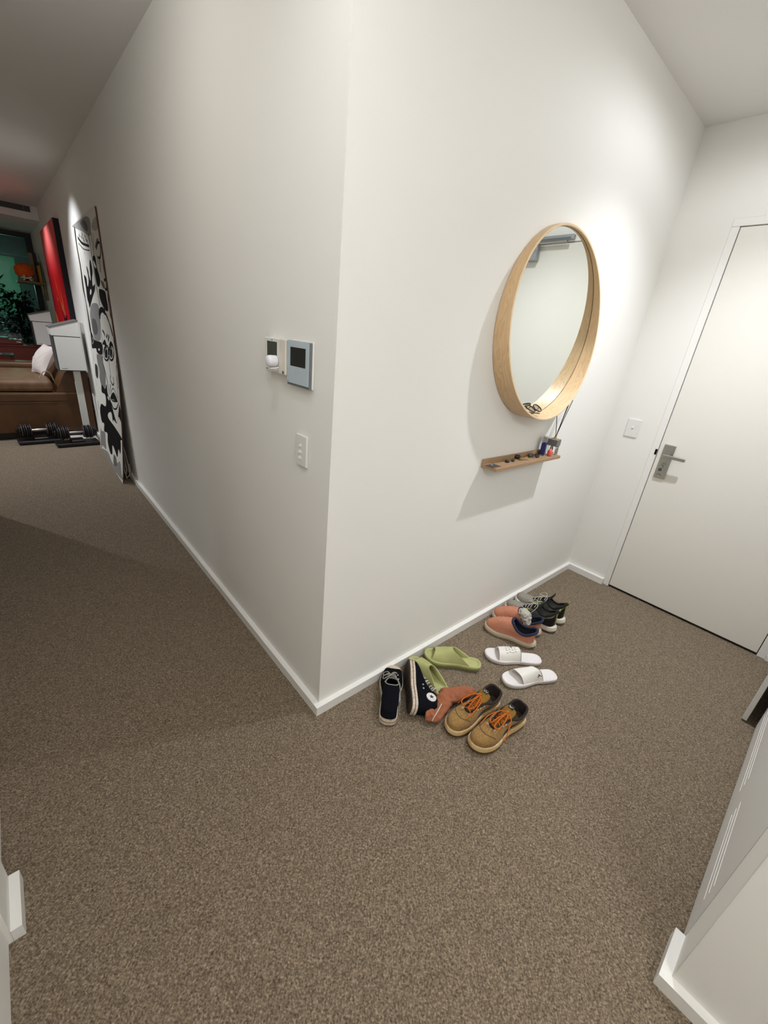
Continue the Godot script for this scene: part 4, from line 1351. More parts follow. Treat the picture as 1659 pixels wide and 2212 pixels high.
func fallen_hightop() -> Node3D:
	var t := thing("canvas_sneaker", "black canvas high-top lying on its side with its round star patch showing", "shoe", Vector3.ZERO, 0.0, "black canvas high-tops")
	var S := {"L": 0.302, "wide": 1.08, "yb": 0.03, "side": 1.0, "toe": 0.03, "bulge": 0.003, "vamp": 0.05, "toelift": 0.012,
		"mouth": [[0.0, 0.122, 0.06], [0.018, 0.122, 0.065], [0.030, 0.121, 0.11], [0.034, 0.120, 0.18], [0.033, 0.121, 0.26], [0.028, 0.117, 0.34], [0.021, 0.102, 0.42], [0.018, 0.088, 0.50], [0.016, 0.076, 0.58], [0.010, 0.068, 0.65], [0.0, 0.066, 0.67]]}
	canvas_sole(t, S, [0.0185, 0.0195])
	# tread lines on the exposed sole
	for k in 9:
		var z: float = (-0.36 + k * 0.084) * S.L
		part(t, "tread", mbox(Vector3(0.05, 0.0016, 0.005), 0.0006, Vector3(0, -0.0004, z)), M.rubber)
	var c := shoe_core(t, S, M.canvas, M.blackmesh, M.black, M.canvas, 0.0025)
	var B: PackedVector3Array = c[0]
	var O: PackedVector3Array = c[1]
	part(t, "toe_cap", shoe_patch(B, O, S, 32, 48, const_v(0.0), func(q): return 0.6 - 0.3 * pow(absf(q * 2 - 1), 2.2), 0.0022, 6), M.foxing)
	tongue(t, S, [[0.66, 0.064, 0.014], [0.58, 0.078, 0.018], [0.50, 0.092, 0.020], [0.42, 0.106, 0.022], [0.34, 0.124, 0.026], [0.315, 0.132, 0.026]], M.canvas, 0.004)
	var zs := [0.37, 0.41, 0.455, 0.50, 0.55, 0.60]
	eyelets(t, S, B, O, zs, M.tagwhite, M.black, 0.0026, 0.88)
	for k in zs.size():
		var la := eyelet_at(O, B, S, zs[k], 1.0, 0.84)
		var lb := eyelet_at(O, B, S, zs[k], -1.0, 0.9)
		var lm: Vector3 = (la[0] + lb[0]) * 0.5 + Vector3(0.006, 0.016, 0.018)
		part(t, "lace", mtube([la[0] + la[1] * 0.002, la[0] + la[1] * 0.006 + Vector3(0, 0.011, 0.006), lm, lb[0]], 0.0038, 7, 6, 0.6), M.lacewhite)
	var a := eyelet_at(O, B, S, 0.36, 1.0)
	part(t, "lace_end", mtube([a[0], a[0] + Vector3(0.004, 0.012, 0.012), a[0] + Vector3(0.004, 0.03, 0.022), a[0] + Vector3(0.006, 0.045, 0.036)], 0.0034, 6, 6, 0.7), M.lacewhite)
	# ventilation eyelets low on the inner side
	for z in [16, 18]:
		var p := shoe_point(B, O, z, 0.34, S)
		var nrm := shoe_normal(B, O, z, 0.34, S)
		var ring := PackedVector3Array()
		var u := nrm.cross(Vector3.FORWARD).normalized()
		for j in 12: ring.append(p + nrm * 0.0015 + (u * cos(TAU * j / 12) + nrm.cross(u) * sin(TAU * j / 12)) * 0.003)
		var st := st_new()
		tube(st, ring, 0.0012, 5, true)
		part(t, "eyelet", st.commit(), M.tagwhite)
	# round ankle patch with a star
	var ip := 13
	var pc := shoe_point(B, O, ip, 0.72, S)
	var pn := shoe_normal(B, O, ip, 0.72, S)
	var pu := Vector3(0, 1, 0)
	pu = (pu - pn * pu.dot(pn)).normalized()
	var pb := Basis(pu.cross(pn), pu, pn)
	var s2 := st_new()
	lathe(s2, [[0.0005, 0.003], [0.0225, 0.0028], [0.0235, 0.0015], [0.0235, -0.002], [0.0005, -0.002]], 36, pc, pb * Basis(Vector3(1, 0, 0), Vector3(0, 0, 1), Vector3(0, -1, 0)))
	var pt := part(t, "ankle_patch", s2.commit(), M.patch)
	var s3 := st_new()
	prism(s3, star(0.0125), 0.003, 0.0037, Transform3D(pb * Basis(Vector3(0, 0, 1), 0.35), pc))
	part(pt, "star", s3.commit(), M.navy)
	var s4 := st_new()
	for j in 12:
		if j % 6 == 0: continue
		var an := TAU * j / 12
		var b2 := st_new()
		box(b2, Vector3.ZERO, Vector3(0.0028, 0.0018, 0.0008), 0.0002)
		s4.append_from(b2.commit(), 0, Transform3D(pb * Basis(Vector3(0, 0, 1), an), pc + pb * Vector3(-sin(an) * 0.0175, cos(an) * 0.0175, 0.0031)))
	part(pt, "lettering", s4.commit(), M.taupe)
	return t

# --- slides ---
func slide_strap(t: Node3D, S: Dictionary, zb: Callable, zf: Callable, yb: float, hb: float, hf: float, thick: float, m: Material, pw := 2.4, tuck := 0.0) -> MeshInstance3D:
	# arch across the foot: j runs side to side, i from the back edge to the front edge
	var outer := []
	var inner := []
	for i in 13:
		var u := i / 12.0
		var lo := PackedVector3Array()
		var li := PackedVector3Array()
		for j in 33:
			var q := -1.0 + 2.0 * j / 32
			var z: float = lerpf(zb.call(q), zf.call(q), u)
			var w := last_width(S, z, q) + tuck
			var h := lerpf(hb, hf, u)
			var bow := 1.0 - pow(absf(q), pw)
			var x := signf(q) * w * (1.0 - pow(1.0 - absf(q), 1.15)) if absf(q) < 1 else w * signf(q)
			var n := Vector3(q * 0.9, 1.0 - 0.8 * absf(q), 0).normalized()
			var p := Vector3(x * S.side, yb + h * bow, (z - 0.5) * S.L)
			var e := thick * (0.5 + 0.5 * sin(PI * clampf(u * 8.0, 0, 0.5)) * sin(PI * clampf((1.0 - u) * 8.0, 0, 0.5)))
			lo.append(p)
			li.append(p - Vector3(n.x * S.side, n.y, 0) * e)
		outer.append(lo)
		inner.append(li)
	var st := st_new()
	grid(st, outer, false, S.side > 0)
	grid(st, inner, false, S.side < 0)
	grid(st, [inner[0], outer[0]], false, S.side > 0)
	grid(st, [outer[12], inner[12]], false, S.side > 0)
	return part(t, "strap", st.commit(), m)

func last_width(S: Dictionary, zf: float, q: float) -> float:
	var lo := 0
	var arr := []
	for k in 11:
		var p: Array = LAST[k] if q >= 0 else LAST[(20 - k) % 20]
		arr.append([p[1], absf(p[0])])
	for k in 10:
		if zf >= arr[k][0] and zf <= arr[k + 1][0]:
			var t: float = (zf - arr[k][0]) / maxf(arr[k + 1][0] - arr[k][0], 1e-4)
			return lerpf(arr[k][1], arr[k + 1][1], t) * S.L * S.wide
	return 0.02

func green_slide(side: float, label: String) -> Node3D:
	var t := thing("green_slide", label, "sandal", Vector3.ZERO, 0.0, "moss green foam slides")
	var S := {"L": 0.288, "wide": 1.12, "side": side, "toelift": 0.010}
	sole_band("sole", t, S, [[-0.004, 0.0], [0.0, 0.003], [0.003, 0.012], [0.004, 0.022]], M.greenedge)
	sole_band("footbed", t, S, [[0.004, 0.022], [0.0055, 0.029], [0.004, 0.035], [0.0, 0.0375], [-0.005, 0.036], [-0.010, 0.031], [-0.016, 0.0285]], M.greenfoam)
	slide_strap(t, S, func(q): return 0.53 - 0.38 * pow(absf(q), 2.6), func(q): return 0.83 + 0.05 * q * q, 0.026, 0.078, 0.048, 0.010, M.greenfoam, 3.0, 0.003)
	return t

func white_slide(side: float, label: String, leaping_mark: bool) -> Node3D:
	var t := thing("white_slide", label, "sandal", Vector3.ZERO, 0.0, "white slides with wide straps")
	var S := {"L": 0.298, "wide": 1.1, "side": side, "toelift": 0.006}
	sole_band("sole", t, S, [[-0.004, 0.0], [0.001, 0.004], [0.004, 0.013]], M.whitefoam)
	var g := sole_band("sole_groove", t, S, [[0.003, 0.013], [0.003, 0.0155]], M.greyedge, false)
	sole_band("footbed", t, S, [[0.004, 0.0155], [0.0045, 0.022], [0.002, 0.0265], [-0.003, 0.0272], [-0.008, 0.0245], [-0.014, 0.023]], M.whitefoam)
	var skew := 0.125 if leaping_mark else -0.04
	var back := func(q): return 0.43 + (skew if q < 0.0 or not leaping_mark else skew * 0.8) * q
	var front := func(q): return (0.765 + 0.06 * q) if leaping_mark else 0.795
	var st := slide_strap(t, S, func(q): return back.call(q), func(q): return front.call(q), 0.012, 0.07, 0.052, 0.0045, M.whitestrap, 2.8, 0.004)
	for e in 2:
		var pts := []
		for j in 17:
			var q := -1.0 + 2.0 * j / 16
			var z: float = back.call(q) if e == 0 else front.call(q)
			var w := last_width(S, z, q) + 0.004
			var x := signf(q) * w * (1.0 - pow(1.0 - absf(q), 1.15))
			pts.append(Vector3(x * side, 0.0125 + [0.07, 0.052][e] * (1.0 - pow(absf(q), 2.8)), (z - 0.5) * S.L))
		part(st, "edge_stitch", mtube(pts, 0.0012, 5, 2), M.greyedge)
	if leaping_mark:
		# small black leaping-figure emblem near the outer edge of the strap
		var mk := st_new()
		var limbs := [[Vector2(-0.001, 0.003), Vector2(0.006, 0.016), 0.0014], [Vector2(0.001, 0.0), Vector2(-0.012, -0.010), 0.0017], [Vector2(0.001, 0.0), Vector2(0.012, -0.006), 0.0017], [Vector2(0.0, 0.002), Vector2(-0.006, 0.004), 0.0012], [Vector2(0.0, -0.001), Vector2(0.0, 0.006), 0.0024]]
		for l in limbs:
			var a: Vector2 = l[0]
			var b: Vector2 = l[1]
			var d := (b - a).normalized()
			var o: Vector2 = Vector2(-d.y, d.x) * l[2]
			prism(mk, PackedVector2Array([a + o, b + o * 0.6, b - o * 0.6, a - o]), 0.0, 0.0008)
		var hd := PackedVector2Array()
		for j in 10: hd.append(Vector2(-0.001, 0.0085) + Vector2(cos(TAU * j / 10), sin(TAU * j / 10)) * 0.0021)
		prism(mk, hd, 0.0, 0.0008)
		var q := -0.70
		var z := 0.40
		var w := last_width(S, z, q) + 0.004
		var x := -w * (1.0 - pow(1.0 - absf(q), 1.15))
		var em := part(st, "emblem", mk.commit(), M.black, Vector3(x * side, 0.012 + 0.0680 * (1.0 - pow(0.70, 2.8)) + 0.0006, (z - 0.5) * S.L) + Vector3(-0.6 * side, 0.8, 0) * 0.0022)
		var nx := Vector3(-0.62 * side, 0.78, 0.12).normalized()
		var ux := Vector3(0, 0, -side)
		ux = Vector3(0, 0, 1) * (-1.0 if side > 0 else 1.0)
		var ex := (Vector3(0, 0, -1) - nx * nx.dot(Vector3(0, 0, -1))).normalized()
		em.basis = Basis(ex, nx.cross(ex).normalized(), nx)
	else:
		# moulded dimples and a round eyelet
		for k in 22:
			var q := -0.62 + 0.25 * (k % 5) + (0.06 if (k / 5) % 2 == 1 else 0.0)
			var z := 0.50 + 0.05 * (k / 5)
			var w := last_width(S, z, q)
			var x := signf(q) * w * (1.0 - pow(1.0 - absf(q), 1.15))
			var sd := st_new()
			smooth_lathe(sd, [[0.0005, 0.0006], [0.003, 0.0005], [0.006, -0.0004], [0.0005, -0.001]], 10, Vector3(x * side, 0.012 + lerpf(0.07, 0.052, (z - 0.43) / 0.365) * (1.0 - pow(absf(q), 2.8)), (z - 0.5) * S.L))
			part(st, "dimple", sd.commit(), M.whitestrap)
		var so := st_new()
		smooth_lathe(so, [[0.0005, 0.002], [0.0035, 0.0022], [0.0048, 0.0005], [0.0005, 0.0]], 12, Vector3(-0.012 * side, 0.012 + 0.0640, (0.57 - 0.5) * S.L))
		part(st, "eyelet", so.commit(), M.greyoverlay)
	return t

# --- socks ---
func sock(called: String, label: String, path: Array, radii: Array, m: Material, sd: int, squash := 0.8, seam := []) -> Node3D:
	var t := thing(called, label, "sock")
	var pts := spline(path, 8)
	var rr := []
	for i in pts.size():
		var f := float(i) / (pts.size() - 1) * (radii.size() - 1)
		var k := mini(int(f), radii.size() - 2)
		rr.append(lerpf(radii[k], radii[k + 1], f - k))
	var st := st_new()
	var nz := FastNoiseLite.new()
	nz.seed = sd
	nz.frequency = 22.0
	nz.fractal_octaves = 2
	var rows := []
	var n := pts.size()
	for i in n:
		var tg := (pts[mini(i + 1, n - 1)] - pts[maxi(i - 1, 0)]).normalized()
		var side := tg.cross(Vector3.UP)
		if side.length() < 0.05: side = Vector3.RIGHT
		side = side.normalized()
		var up := side.cross(tg).normalized()
		var line := PackedVector3Array()
		for j in 26:
			var a := TAU * j / 26
			var p: Vector3 = pts[i] + (side * cos(a) + up * sin(a) * squash) * rr[i]
			var k := nz.get_noise_3dv(p)
			# ridged folds
			p += (side * cos(a) + up * sin(a)) * (absf(k) * -0.022 + 0.004)
			p.y = maxf(p.y, 0.001)
			line.append(p)
		rows.append(line)
	grid(st, rows, true, true)
	cap(st, rows[0], (pts[0] - pts[1]).normalized())
	cap(st, rows[n - 1], (pts[n - 1] - pts[n - 2]).normalized())
	part(t, "knit", st.commit(), m)
	if seam.size():
		part(t, "white_seam", mtube(seam, 0.0022, 6, 6), M.tagwhite)
	return t

func build_shoes():
	mat("seam", c8(96, 70, 38), 0.95)
	mat("silverlining", c8(104, 104, 98), 0.4)
	mat("navystripe", c8(44, 36, 44), 0.7)
	var a := slumped_hightop()
	place_shoe(a, Vector2(0.413, 0.033), Vector2(0.19, 0.245), 0.3)
	var b := fallen_hightop()
	var d := Vector3(0.635, 0.0, -0.773)
	var up := Vector3(0.773, 0.0, 0.635)
	var bs := Basis(up.cross(d), up, d)
	bs = Basis(d, 0.2) * bs
	b.transform = Transform3D(bs, Vector3(0.385, 0.0515, 0.157))
	var g1 := green_slide(1.0, "moss green foam slide lying free beside the skirting, heel towards the white slides")
	place_shoe(g1, Vector2(0.622, 0.05), Vector2(0.808, 0.272), 0.29)
	var g2 := green_slide(-1.0, "moss green foam slide half covered by the fallen black high-top")
	place_shoe(g2, Vector2(0.535, 0.04), Vector2(0.508, 0.318), 0.29)
	var w1 := white_slide(1.0, "white slide with a dimpled strap and grey eyelet, nearer the wall", false)
	place_shoe(w1, Vector2(0.907, 0.232), Vector2(1.128, 0.440), 0.3)
	var w2 := white_slide(-1.0, "white slide with a small black leaping figure on the strap, farther from the wall", true)
	place_shoe(w2, Vector2(0.822, 0.40), Vector2(1.093, 0.545), 0.3)
	var t1 := tan_sneaker(1.0, "tan suede sneaker with a white flash on its tongue tag, outer of the pair", false)
	place_shoe(t1, Vector2(0.395, 0.535), Vector2(0.72, 0.575), 0.32)
	var t2 := tan_sneaker(-1.0, "tan suede sneaker with orange laces touching the terracotta sock", true)
	place_shoe(t2, Vector2(0.37, 0.423), Vector2(0.70, 0.452), 0.32)
	var o1 := salmon_sneaker(-1.0, "salmon knit sneaker with navy lining and a white inner label, front one of its pair")
	place_shoe(o1, Vector2(1.118, 0.080), Vector2(1.204, 0.348), 0.28)
	var o2 := salmon_sneaker(1.0, "salmon knit sneaker behind its twin, next to the grey running shoes")
	place_shoe(o2, Vector2(1.243, 0.042), Vector2(1.33, 0.312), 0.28)
	var r1 := running_shoe(-1.0, "grey running shoe with lime pull tab beside the salmon sneakers")
	place_shoe(r1, Vector2(1.395, 0.04), Vector2(1.437, 0.345), 0.31)
	var r2 := running_shoe(1.0, "grey running shoe with lime pull tab, farthest of all shoes along the wall")
	place_shoe(r2, Vector2(1.525, 0.035), Vector2(1.562, 0.335), 0.31)
	sock("sock", "crumpled terracotta sock with a white seam between the black high-top and tan sneakers", [Vector3(0.352, 0.03, 0.312), Vector3(0.378, 0.03, 0.335), Vector3(0.41, 0.024, 0.338), Vector3(0.455, 0.03, 0.322), Vector3(0.50, 0.036, 0.31), Vector3(0.55, 0.03, 0.325), Vector3(0.61, 0.024, 0.345), Vector3(0.65, 0.018, 0.37)], [0.026, 0.036, 0.028, 0.036, 0.042, 0.034, 0.032, 0.012], M.terracotta, 5, 0.8, [Vector3(0.348, 0.034, 0.358), Vector3(0.36, 0.052, 0.357), Vector3(0.38, 0.061, 0.353), Vector3(0.40, 0.060, 0.346), Vector3(0.428, 0.062, 0.336)])
	sock("sock", "scrunched pale grey sock stuffed in the mouth of the salmon sneaker", [Vector3(1.262, 0.075, 0.262), Vector3(1.265, 0.095, 0.25), Vector3(1.272, 0.115, 0.235), Vector3(1.268, 0.13, 0.212), Vector3(1.262, 0.125, 0.195)], [0.018, 0.026, 0.034, 0.03, 0.014], M.greysock, 11, 0.9)

# ---------- living room ----------
func leaning_panel():
	# picture on the tall panel: brush shapes as "kind tone x,y x,y ..."; P is a filled patch, L<width> a stroke
	var strokes := [
		"P 150 37,3 271,5 347,10 381,24 362,54 321,56 219,36 90,15",
		"P 110 205,12 278,12 325,29 314,44 252,33",
		"P 175 388,40 427,27 476,24 488,45 469,53 424,52",
		"P 120 437,74 464,75 451,82 406,93 398,89",
		"P 140 218,241 149,252 103,281 98,314 115,361 186,363 250,352 275,306 299,266 294,245",
		"P 95 134,294 204,296 217,327 157,346 111,332",
		"P 20 66,15 88,16 73,67 78,132 63,198 65,258 70,337 39,336 49,244 35,193 55,131 52,66",
		"L6 30 115,45 182,66 298,82",
		"L3 60 111,61 192,83 299,94",
		"L2 90 103,61 111,112 114,155",
		"L5 110 147,40 158,46",
		"L5 110 184,47 195,53",
		"L5 110 213,53 224,59",
		"L5 110 253,50 263,56",
		"L5 110 262,61 272,66",
		"L5 110 220,59 231,65",
		"L5 110 277,66 287,71",
		"L5 110 206,41 217,47",
		"L3 60 199,92 198,98",
		"P 22 114,155 154,166 147,186 160,190 192,169 189,131 213,143 213,159 232,174 255,130 281,117 291,130 290,152 263,169 255,191 294,186 282,202 225,221 154,247 120,258 113,243 100,228 110,198 109,172",
		"P 225 192,201 211,200 210,208 186,217 174,212",
		"L5 35 317,54 325,88 318,137 313,180 324,214 326,245",
		"L4 45 367,54 364,87 357,112",
		"L3 70 394,58 380,95",
		"P 22 336,111 367,111 377,124 377,143 396,166 396,180 367,194 334,190 325,168 327,141 328,122",
		"P 225 334,122 352,129 365,141 355,144 333,136",
		"L5 40 414,97 443,85 474,87 469,108 448,121 421,119",
		"L4 50 442,122 422,156",
		"L4 50 410,115 409,133",
		"L4 60 481,133 480,154",
		"L6 40 462,179 485,180 477,202 458,202",
		"P 110 406,178 446,184 455,199 423,197",
		"P 22 353,203 385,201 447,208 454,226 458,247 446,261 404,258 369,244 345,224",
		"L5 30 480,220 470,258 489,287",
		"L6 90 415,271 440,294 464,327",
		"L12 20 290,281 312,266 356,259 397,266",
		"L5 30 397,266 430,287 457,308 472,327 484,354",
		"L4 30 290,281 276,317 274,350 265,385",
		"P 25 51,334 83,346 117,365 245,363 261,381 248,400 197,408 135,405 120,393 36,399 40,374",
		"L3 220 70,360 87,370 58,383",
		"P 225 168,394 194,386 199,394",
		"P 125 128,414 228,407 240,435 260,465 250,496 223,520 174,521 135,504 140,469 120,437",
		"L5 30 248,400 235,430 258,455 275,477 291,504 300,530",
		"L4 30 130,411 125,453 128,487 156,524",
		"P 60 55,455 105,458 104,484 82,505 42,498",
		"L3 120 45,422 35,446",
		"L3 120 33,511 36,535",
		"L5 25 374,388 366,396 353,404 337,411 319,416 301,417 286,416 276,412 271,405 274,397 283,388 297,380 314,373 332,369 349,367 363,369 372,373 376,380 374,388",
		"L5 25 454,379 447,387 436,395 422,402 406,406 391,408 378,406 370,402 366,395 369,387 377,378 389,370 404,364 420,360 434,359 446,361 454,365 457,371 454,379",
		"L3 40 358,388 352,394 343,399 332,404 319,407 306,408 296,407 289,404 286,400 287,394 293,388 303,383 315,378 328,375 340,374 350,375 356,378 359,382 358,388",
		"L3 40 440,379 435,385 427,390 417,394 407,397 396,398 388,397 382,394 379,390 381,385 386,379 394,374 404,370 415,367 425,366 433,367 439,370 441,374 440,379",
		"P 22 345,389 340,394 333,399 325,403 315,405 307,406 299,405 294,403 293,399 294,394 299,389 306,384 315,381 324,378 333,378 340,379 344,381 346,385 345,389",
		"P 22 427,380 423,385 417,389 410,392 403,394 396,395 390,394 386,392 385,388 387,384 390,379 396,375 404,372 411,370 418,369 424,370 427,373 428,376 427,380",
		"P 22 271,367 320,349 345,365 327,369 293,367",
		"P 22 389,362 420,347 450,354 451,361 418,360",
		"L6 25 306,323 326,329 337,336",
		"L5 25 381,331 360,341",
		"L6 25 405,333 383,349",
		"P 22 363,375 389,375 374,389 354,393",
		"L4 30 358,405 354,431 355,459 344,475 382,487 403,475 397,461",
		"L4 30 339,492 321,516",
		"P 25 318,538 382,510 441,529 389,535",
		"L4 30 318,539 359,543 440,531",
		"L3 60 324,526 384,498 447,519",
		"L4 30 326,556 363,568 414,559 449,537",
		"L4 60 472,343 484,381 471,418 460,455 456,495 460,535",
		"L4 110 465,418 464,445 472,485",
		"P 25 160,517 221,523 263,500 270,532 308,545 336,565 369,591 410,607 444,566 466,536 492,572 493,595 440,580 405,610 350,609 332,619 312,591 249,606 247,624 371,632 482,645 457,656 458,672 446,705 413,697 389,732 350,722 299,712 286,750 240,754 197,725 199,691 126,698 138,667 83,669 61,630 109,596 206,588 217,546 144,546",
		"P 225 266,541 287,543 290,553 262,550",
		"P 140 37,708 65,712 143,700 149,737 149,766 61,772 10,798",
		"P 150 -3,805 175,768 285,779 292,786 374,759 435,736 460,771 480,788 289,802",
		"P 225 192,742 219,769 284,782 313,756 291,750 230,760",
		"P 110 316,743 362,742 373,768 309,781",
		"L4 50 55,288 61,306 60,333",
		"L4 40 34,600 28,630"
	]
	var im := Image.create(480, 800, false, Image.FORMAT_RGB8)
	im.fill(c8(222, 218, 208))
	for s in strokes:
		var f: PackedStringArray = s.split(" ")
		var pts := PackedVector2Array()
		for k in range(2, f.size()):
			var q := f[k].split(",")
			pts.append(Vector2(float(q[0]), float(q[1])))
		var g := int(f[1])
		var col := c8(g, int(g * 0.985), int(g * 0.95))
		if f[0] == "P": image_poly(im, soft(pts, true), col)
		else: image_line(im, soft(pts, false), float(f[0].substr(1)) * 1.25, col)
	var m := mat("panelpaint", Color.WHITE, 0.9, 0.0, 0.2)
	m.albedo_texture = ImageTexture.create_from_image(im)
	# a bowed sheet: flat on the wall above, its foot pushed out on the carpet
	var h := 2.235
	var w := 1.34
	var t := thing("painted_panel", "tall black and white painted panel leaning against the hall wall", "painting", Vector3(0, 0, -3.28))
	var front := []
	var back := []
	for i in 31:
		var y := h * (1.0 - i / 30.0)
		var lf := PackedVector3Array()
		var lb := PackedVector3Array()
		for j in 7:
			var sfar := 1.0 - j / 6.0
			var x := -(0.012 + (0.105 - 0.03 * sfar) * pow(maxf(1.0 - y / 1.4, 0.0), 1.7))
			lf.append(Vector3(x, y, -w * sfar))
			lb.append(Vector3(x + 0.0095, y, -w * sfar))
		front.append(lf)
		back.append(lb)
	var st := st_new()
	grid(st, front, false)
	part(t, "painted_face", swap_uv(st.commit()), m)
	var s2 := st_new()
	grid(s2, back, false, true)
	for e in [0, 6]:
		var a := PackedVector3Array()
		var b := PackedVector3Array()
		for i in 31:
			a.append(front[i][e])
			b.append(back[i][e])
		grid(s2, [a, b], false, e == 0)
	grid(s2, [front[0], back[0]], false, true)
	grid(s2, [front[30], back[30]], false)
	part(t, "sheet", s2.commit(), M.boardedge)
	# white and black leads tucked behind the foot of the panel
	var cables := [[Vector3(-0.062, 0.004, -3.40), Vector3(-0.07, 0.18, -3.44), Vector3(-0.05, 0.34, -3.47), Vector3(-0.045, 0.28, -3.38), Vector3(-0.04, 0.12, -3.33), Vector3(-0.03, 0.02, -3.36)], [Vector3(-0.06, 0.01, -3.37), Vector3(-0.075, 0.12, -3.36), Vector3(-0.068, 0.3, -3.37), Vector3(-0.05, 0.2, -3.40), Vector3(-0.06, 0.06, -3.37)], [Vector3(-0.075, 0.03, -3.345), Vector3(-0.05, 0.05, -3.335), Vector3(-0.03, 0.1, -3.34), Vector3(-0.028, 0.16, -3.37)]]
	var lab := ["pale cable looping highest behind the foot of the painted panel", "pale cable standing in a narrow loop right at the edge of the painted panel", "short pale cable end curling on the carpet behind the painted panel"]
	for k in 3:
		single("cable", mtube(cables[k], 0.0045, 6, 8), M.cablewhite, lab[k], "cable", "cables behind the painted panel")
	var bx := single("dark_block", mbox(Vector3(0.05, 0.05, 0.25), 0.006), M.black, "black block in the dark gap behind the painted panel", "power board")  # block placed for the dark mass behind the panel foot
	bx.position = Vector3(-0.062, 0.026, -3.52)

func soft(pts: PackedVector2Array, closed: bool) -> PackedVector2Array:
	var p3 := []
	for p in pts: p3.append(Vector3(p.x, p.y, 0))
	var c := closed_spline(p3, 4) if closed else spline(p3, 5)
	var out := PackedVector2Array()
	for p in c: out.append(Vector2(p.x, p.y))
	return out

func red_canvas():
	var im := Image.create(320, 256, false, Image.FORMAT_RGB8)
	var n := FastNoiseLite.new()
	n.seed = 5
	n.frequency = 0.02
	for y in 256:
		for x in 320:
			var v := y / 255.0
			var k := n.get_noise_2d(x * 3.0, y * 0.35) * 0.5 + 0.5
			var top := c8(226, 96, 92).lerp(c8(236, 128, 120), k)
			var low := c8(160, 14, 24).lerp(c8(214, 32, 34), k)
			var c := top.lerp(low, smoothstep(0.1, 0.55, v + (k - 0.5) * 0.3))
			if x < 60: c = c.lerp(c8(108, 40, 84), 0.5 * smoothstep(0.25, 0.6, v) * smoothstep(0.98, 0.7, v) * k * (1.0 - x / 60.0) * 2.0)
			im.set_pixel(x, y, c)
	var o := c8(232, 128, 44)
	for p in [[[150, 110], [158, 150], [164, 172], [152, 150]], [[176, 150], [186, 190], [210, 214], [200, 214], [180, 186]], [[222, 150], [232, 190], [236, 214], [224, 190]], [[10, 216], [34, 232], [52, 256], [0, 256]], [[120, 160], [126, 176], [140, 184], [130, 188]]]:
		var q := PackedVector2Array()
		for e in p: q.append(Vector2(e[0], e[1]))
		image_poly(im, q, o)
	var dk := PackedVector2Array()
	for e in [[160, 172], [176, 206], [196, 226], [226, 232], [262, 220], [268, 226], [240, 244], [204, 240], [174, 216], [158, 184]]: dk.append(Vector2(e[0], e[1]))
	image_poly(im, dk, c8(38, 12, 30))
	image_poly(im, PackedVector2Array([Vector2(206, 186), Vector2(236, 206), Vector2(250, 220), Vector2(222, 224), Vector2(202, 210)]), c8(168, 92, 66))
	var m := mat("redpaint", Color.WHITE, 0.9, 0.0, 0.15)
	m.albedo_texture = ImageTexture.create_from_image(im)
	var t := thing("red_canvas", "deep-edged abstract red canvas hanging on the living room wall", "painting", Vector3(0, 1.24, -5.51))
	var h := 1.15
	var w := 1.58
	part(t, "stretcher", mbox(Vector3(0.056, h, w), 0.002, Vector3(-0.029, h * 0.5, -w * 0.5)), M.canvasblack)
	var st := st_new()
	for tr in [[Vector3(-0.0575, 0.006, -w + 0.004), Vector2(0, 1)], [Vector3(-0.0575, h - 0.006, -w + 0.004), Vector2(0, 0)], [Vector3(-0.0575, h - 0.006, -0.004), Vector2(1, 0)], [Vector3(-0.0575, 0.006, -w + 0.004), Vector2(0, 1)], [Vector3(-0.0575, h - 0.006, -0.004), Vector2(1, 0)], [Vector3(-0.0575, 0.006, -0.004), Vector2(1, 1)]]:
		st.set_normal(Vector3(-1, 0, 0))
		st.set_uv(tr[1])
		st.add_vertex(tr[0])
	part(t, "painted_face", st.commit(), m)

func speaker(at: Vector3, w: float, low: float, gap: float, left: float, right: float, post: float, label: String):
	# white cabinet on a post; slanted top section parted by a dark joint. at = floor point under the front left edge
	var t := thing("speaker", label, "speaker", at, 0.0, "white speakers on posts")
	var dz := 0.3
	part(t, "cabinet", mbox(Vector3(w, gap - low, dz), 0.004, Vector3(w * 0.5, (gap + low) * 0.5, -dz * 0.5 - 0.004)), M.speakershade)  # shade of the side faces is put into their colour
	part(t, "front_panel", mbox(Vector3(w - 0.014, gap - low - 0.016, 0.012), 0.002, Vector3(w * 0.5 + 0.007, (gap + low) * 0.5 + 0.002, 0.0)), M.speakerwhite)
	part(t, "joint", mbox(Vector3(w - 0.01, 0.007, 0.01), 0.001, Vector3(w * 0.5 + 0.005, gap - 0.001, 0.0)), M.black)
	var st := st_new()
	prism(st, PackedVector2Array([Vector2(-0.004, gap + 0.003), Vector2(w, gap + 0.003), Vector2(w - 0.004, right - 0.008), Vector2(-0.012, left - 0.008)]), -dz, 0.006)
	part(t, "top_section", st.commit(), M.speakerwhite)
	var s2 := st_new()
	prism(s2, PackedVector2Array([Vector2(-0.014, left - 0.01), Vector2(w, right - 0.01), Vector2(w, right + 0.004), Vector2(-0.014, left + 0.004)]), -dz - 0.004, 0.01)
	part(t, "top_rim", s2.commit(), M.ventgrey)
	part(t, "logo_mark", mbox(Vector3(0.05, 0.004, 0.001), 0.0003, Vector3(0.06, low + 0.028, 0.0068)), M.darkmark)
	part(t, "post", mbox(Vector3(0.068, low, 0.05), 0.004, Vector3(post, low * 0.5, -0.1)), M.postwhite)
	part(t, "foot", mbox(Vector3(0.26, 0.016, 0.28), 0.004, Vector3(w * 0.5, 0.008, -0.15)), M.postwhite)

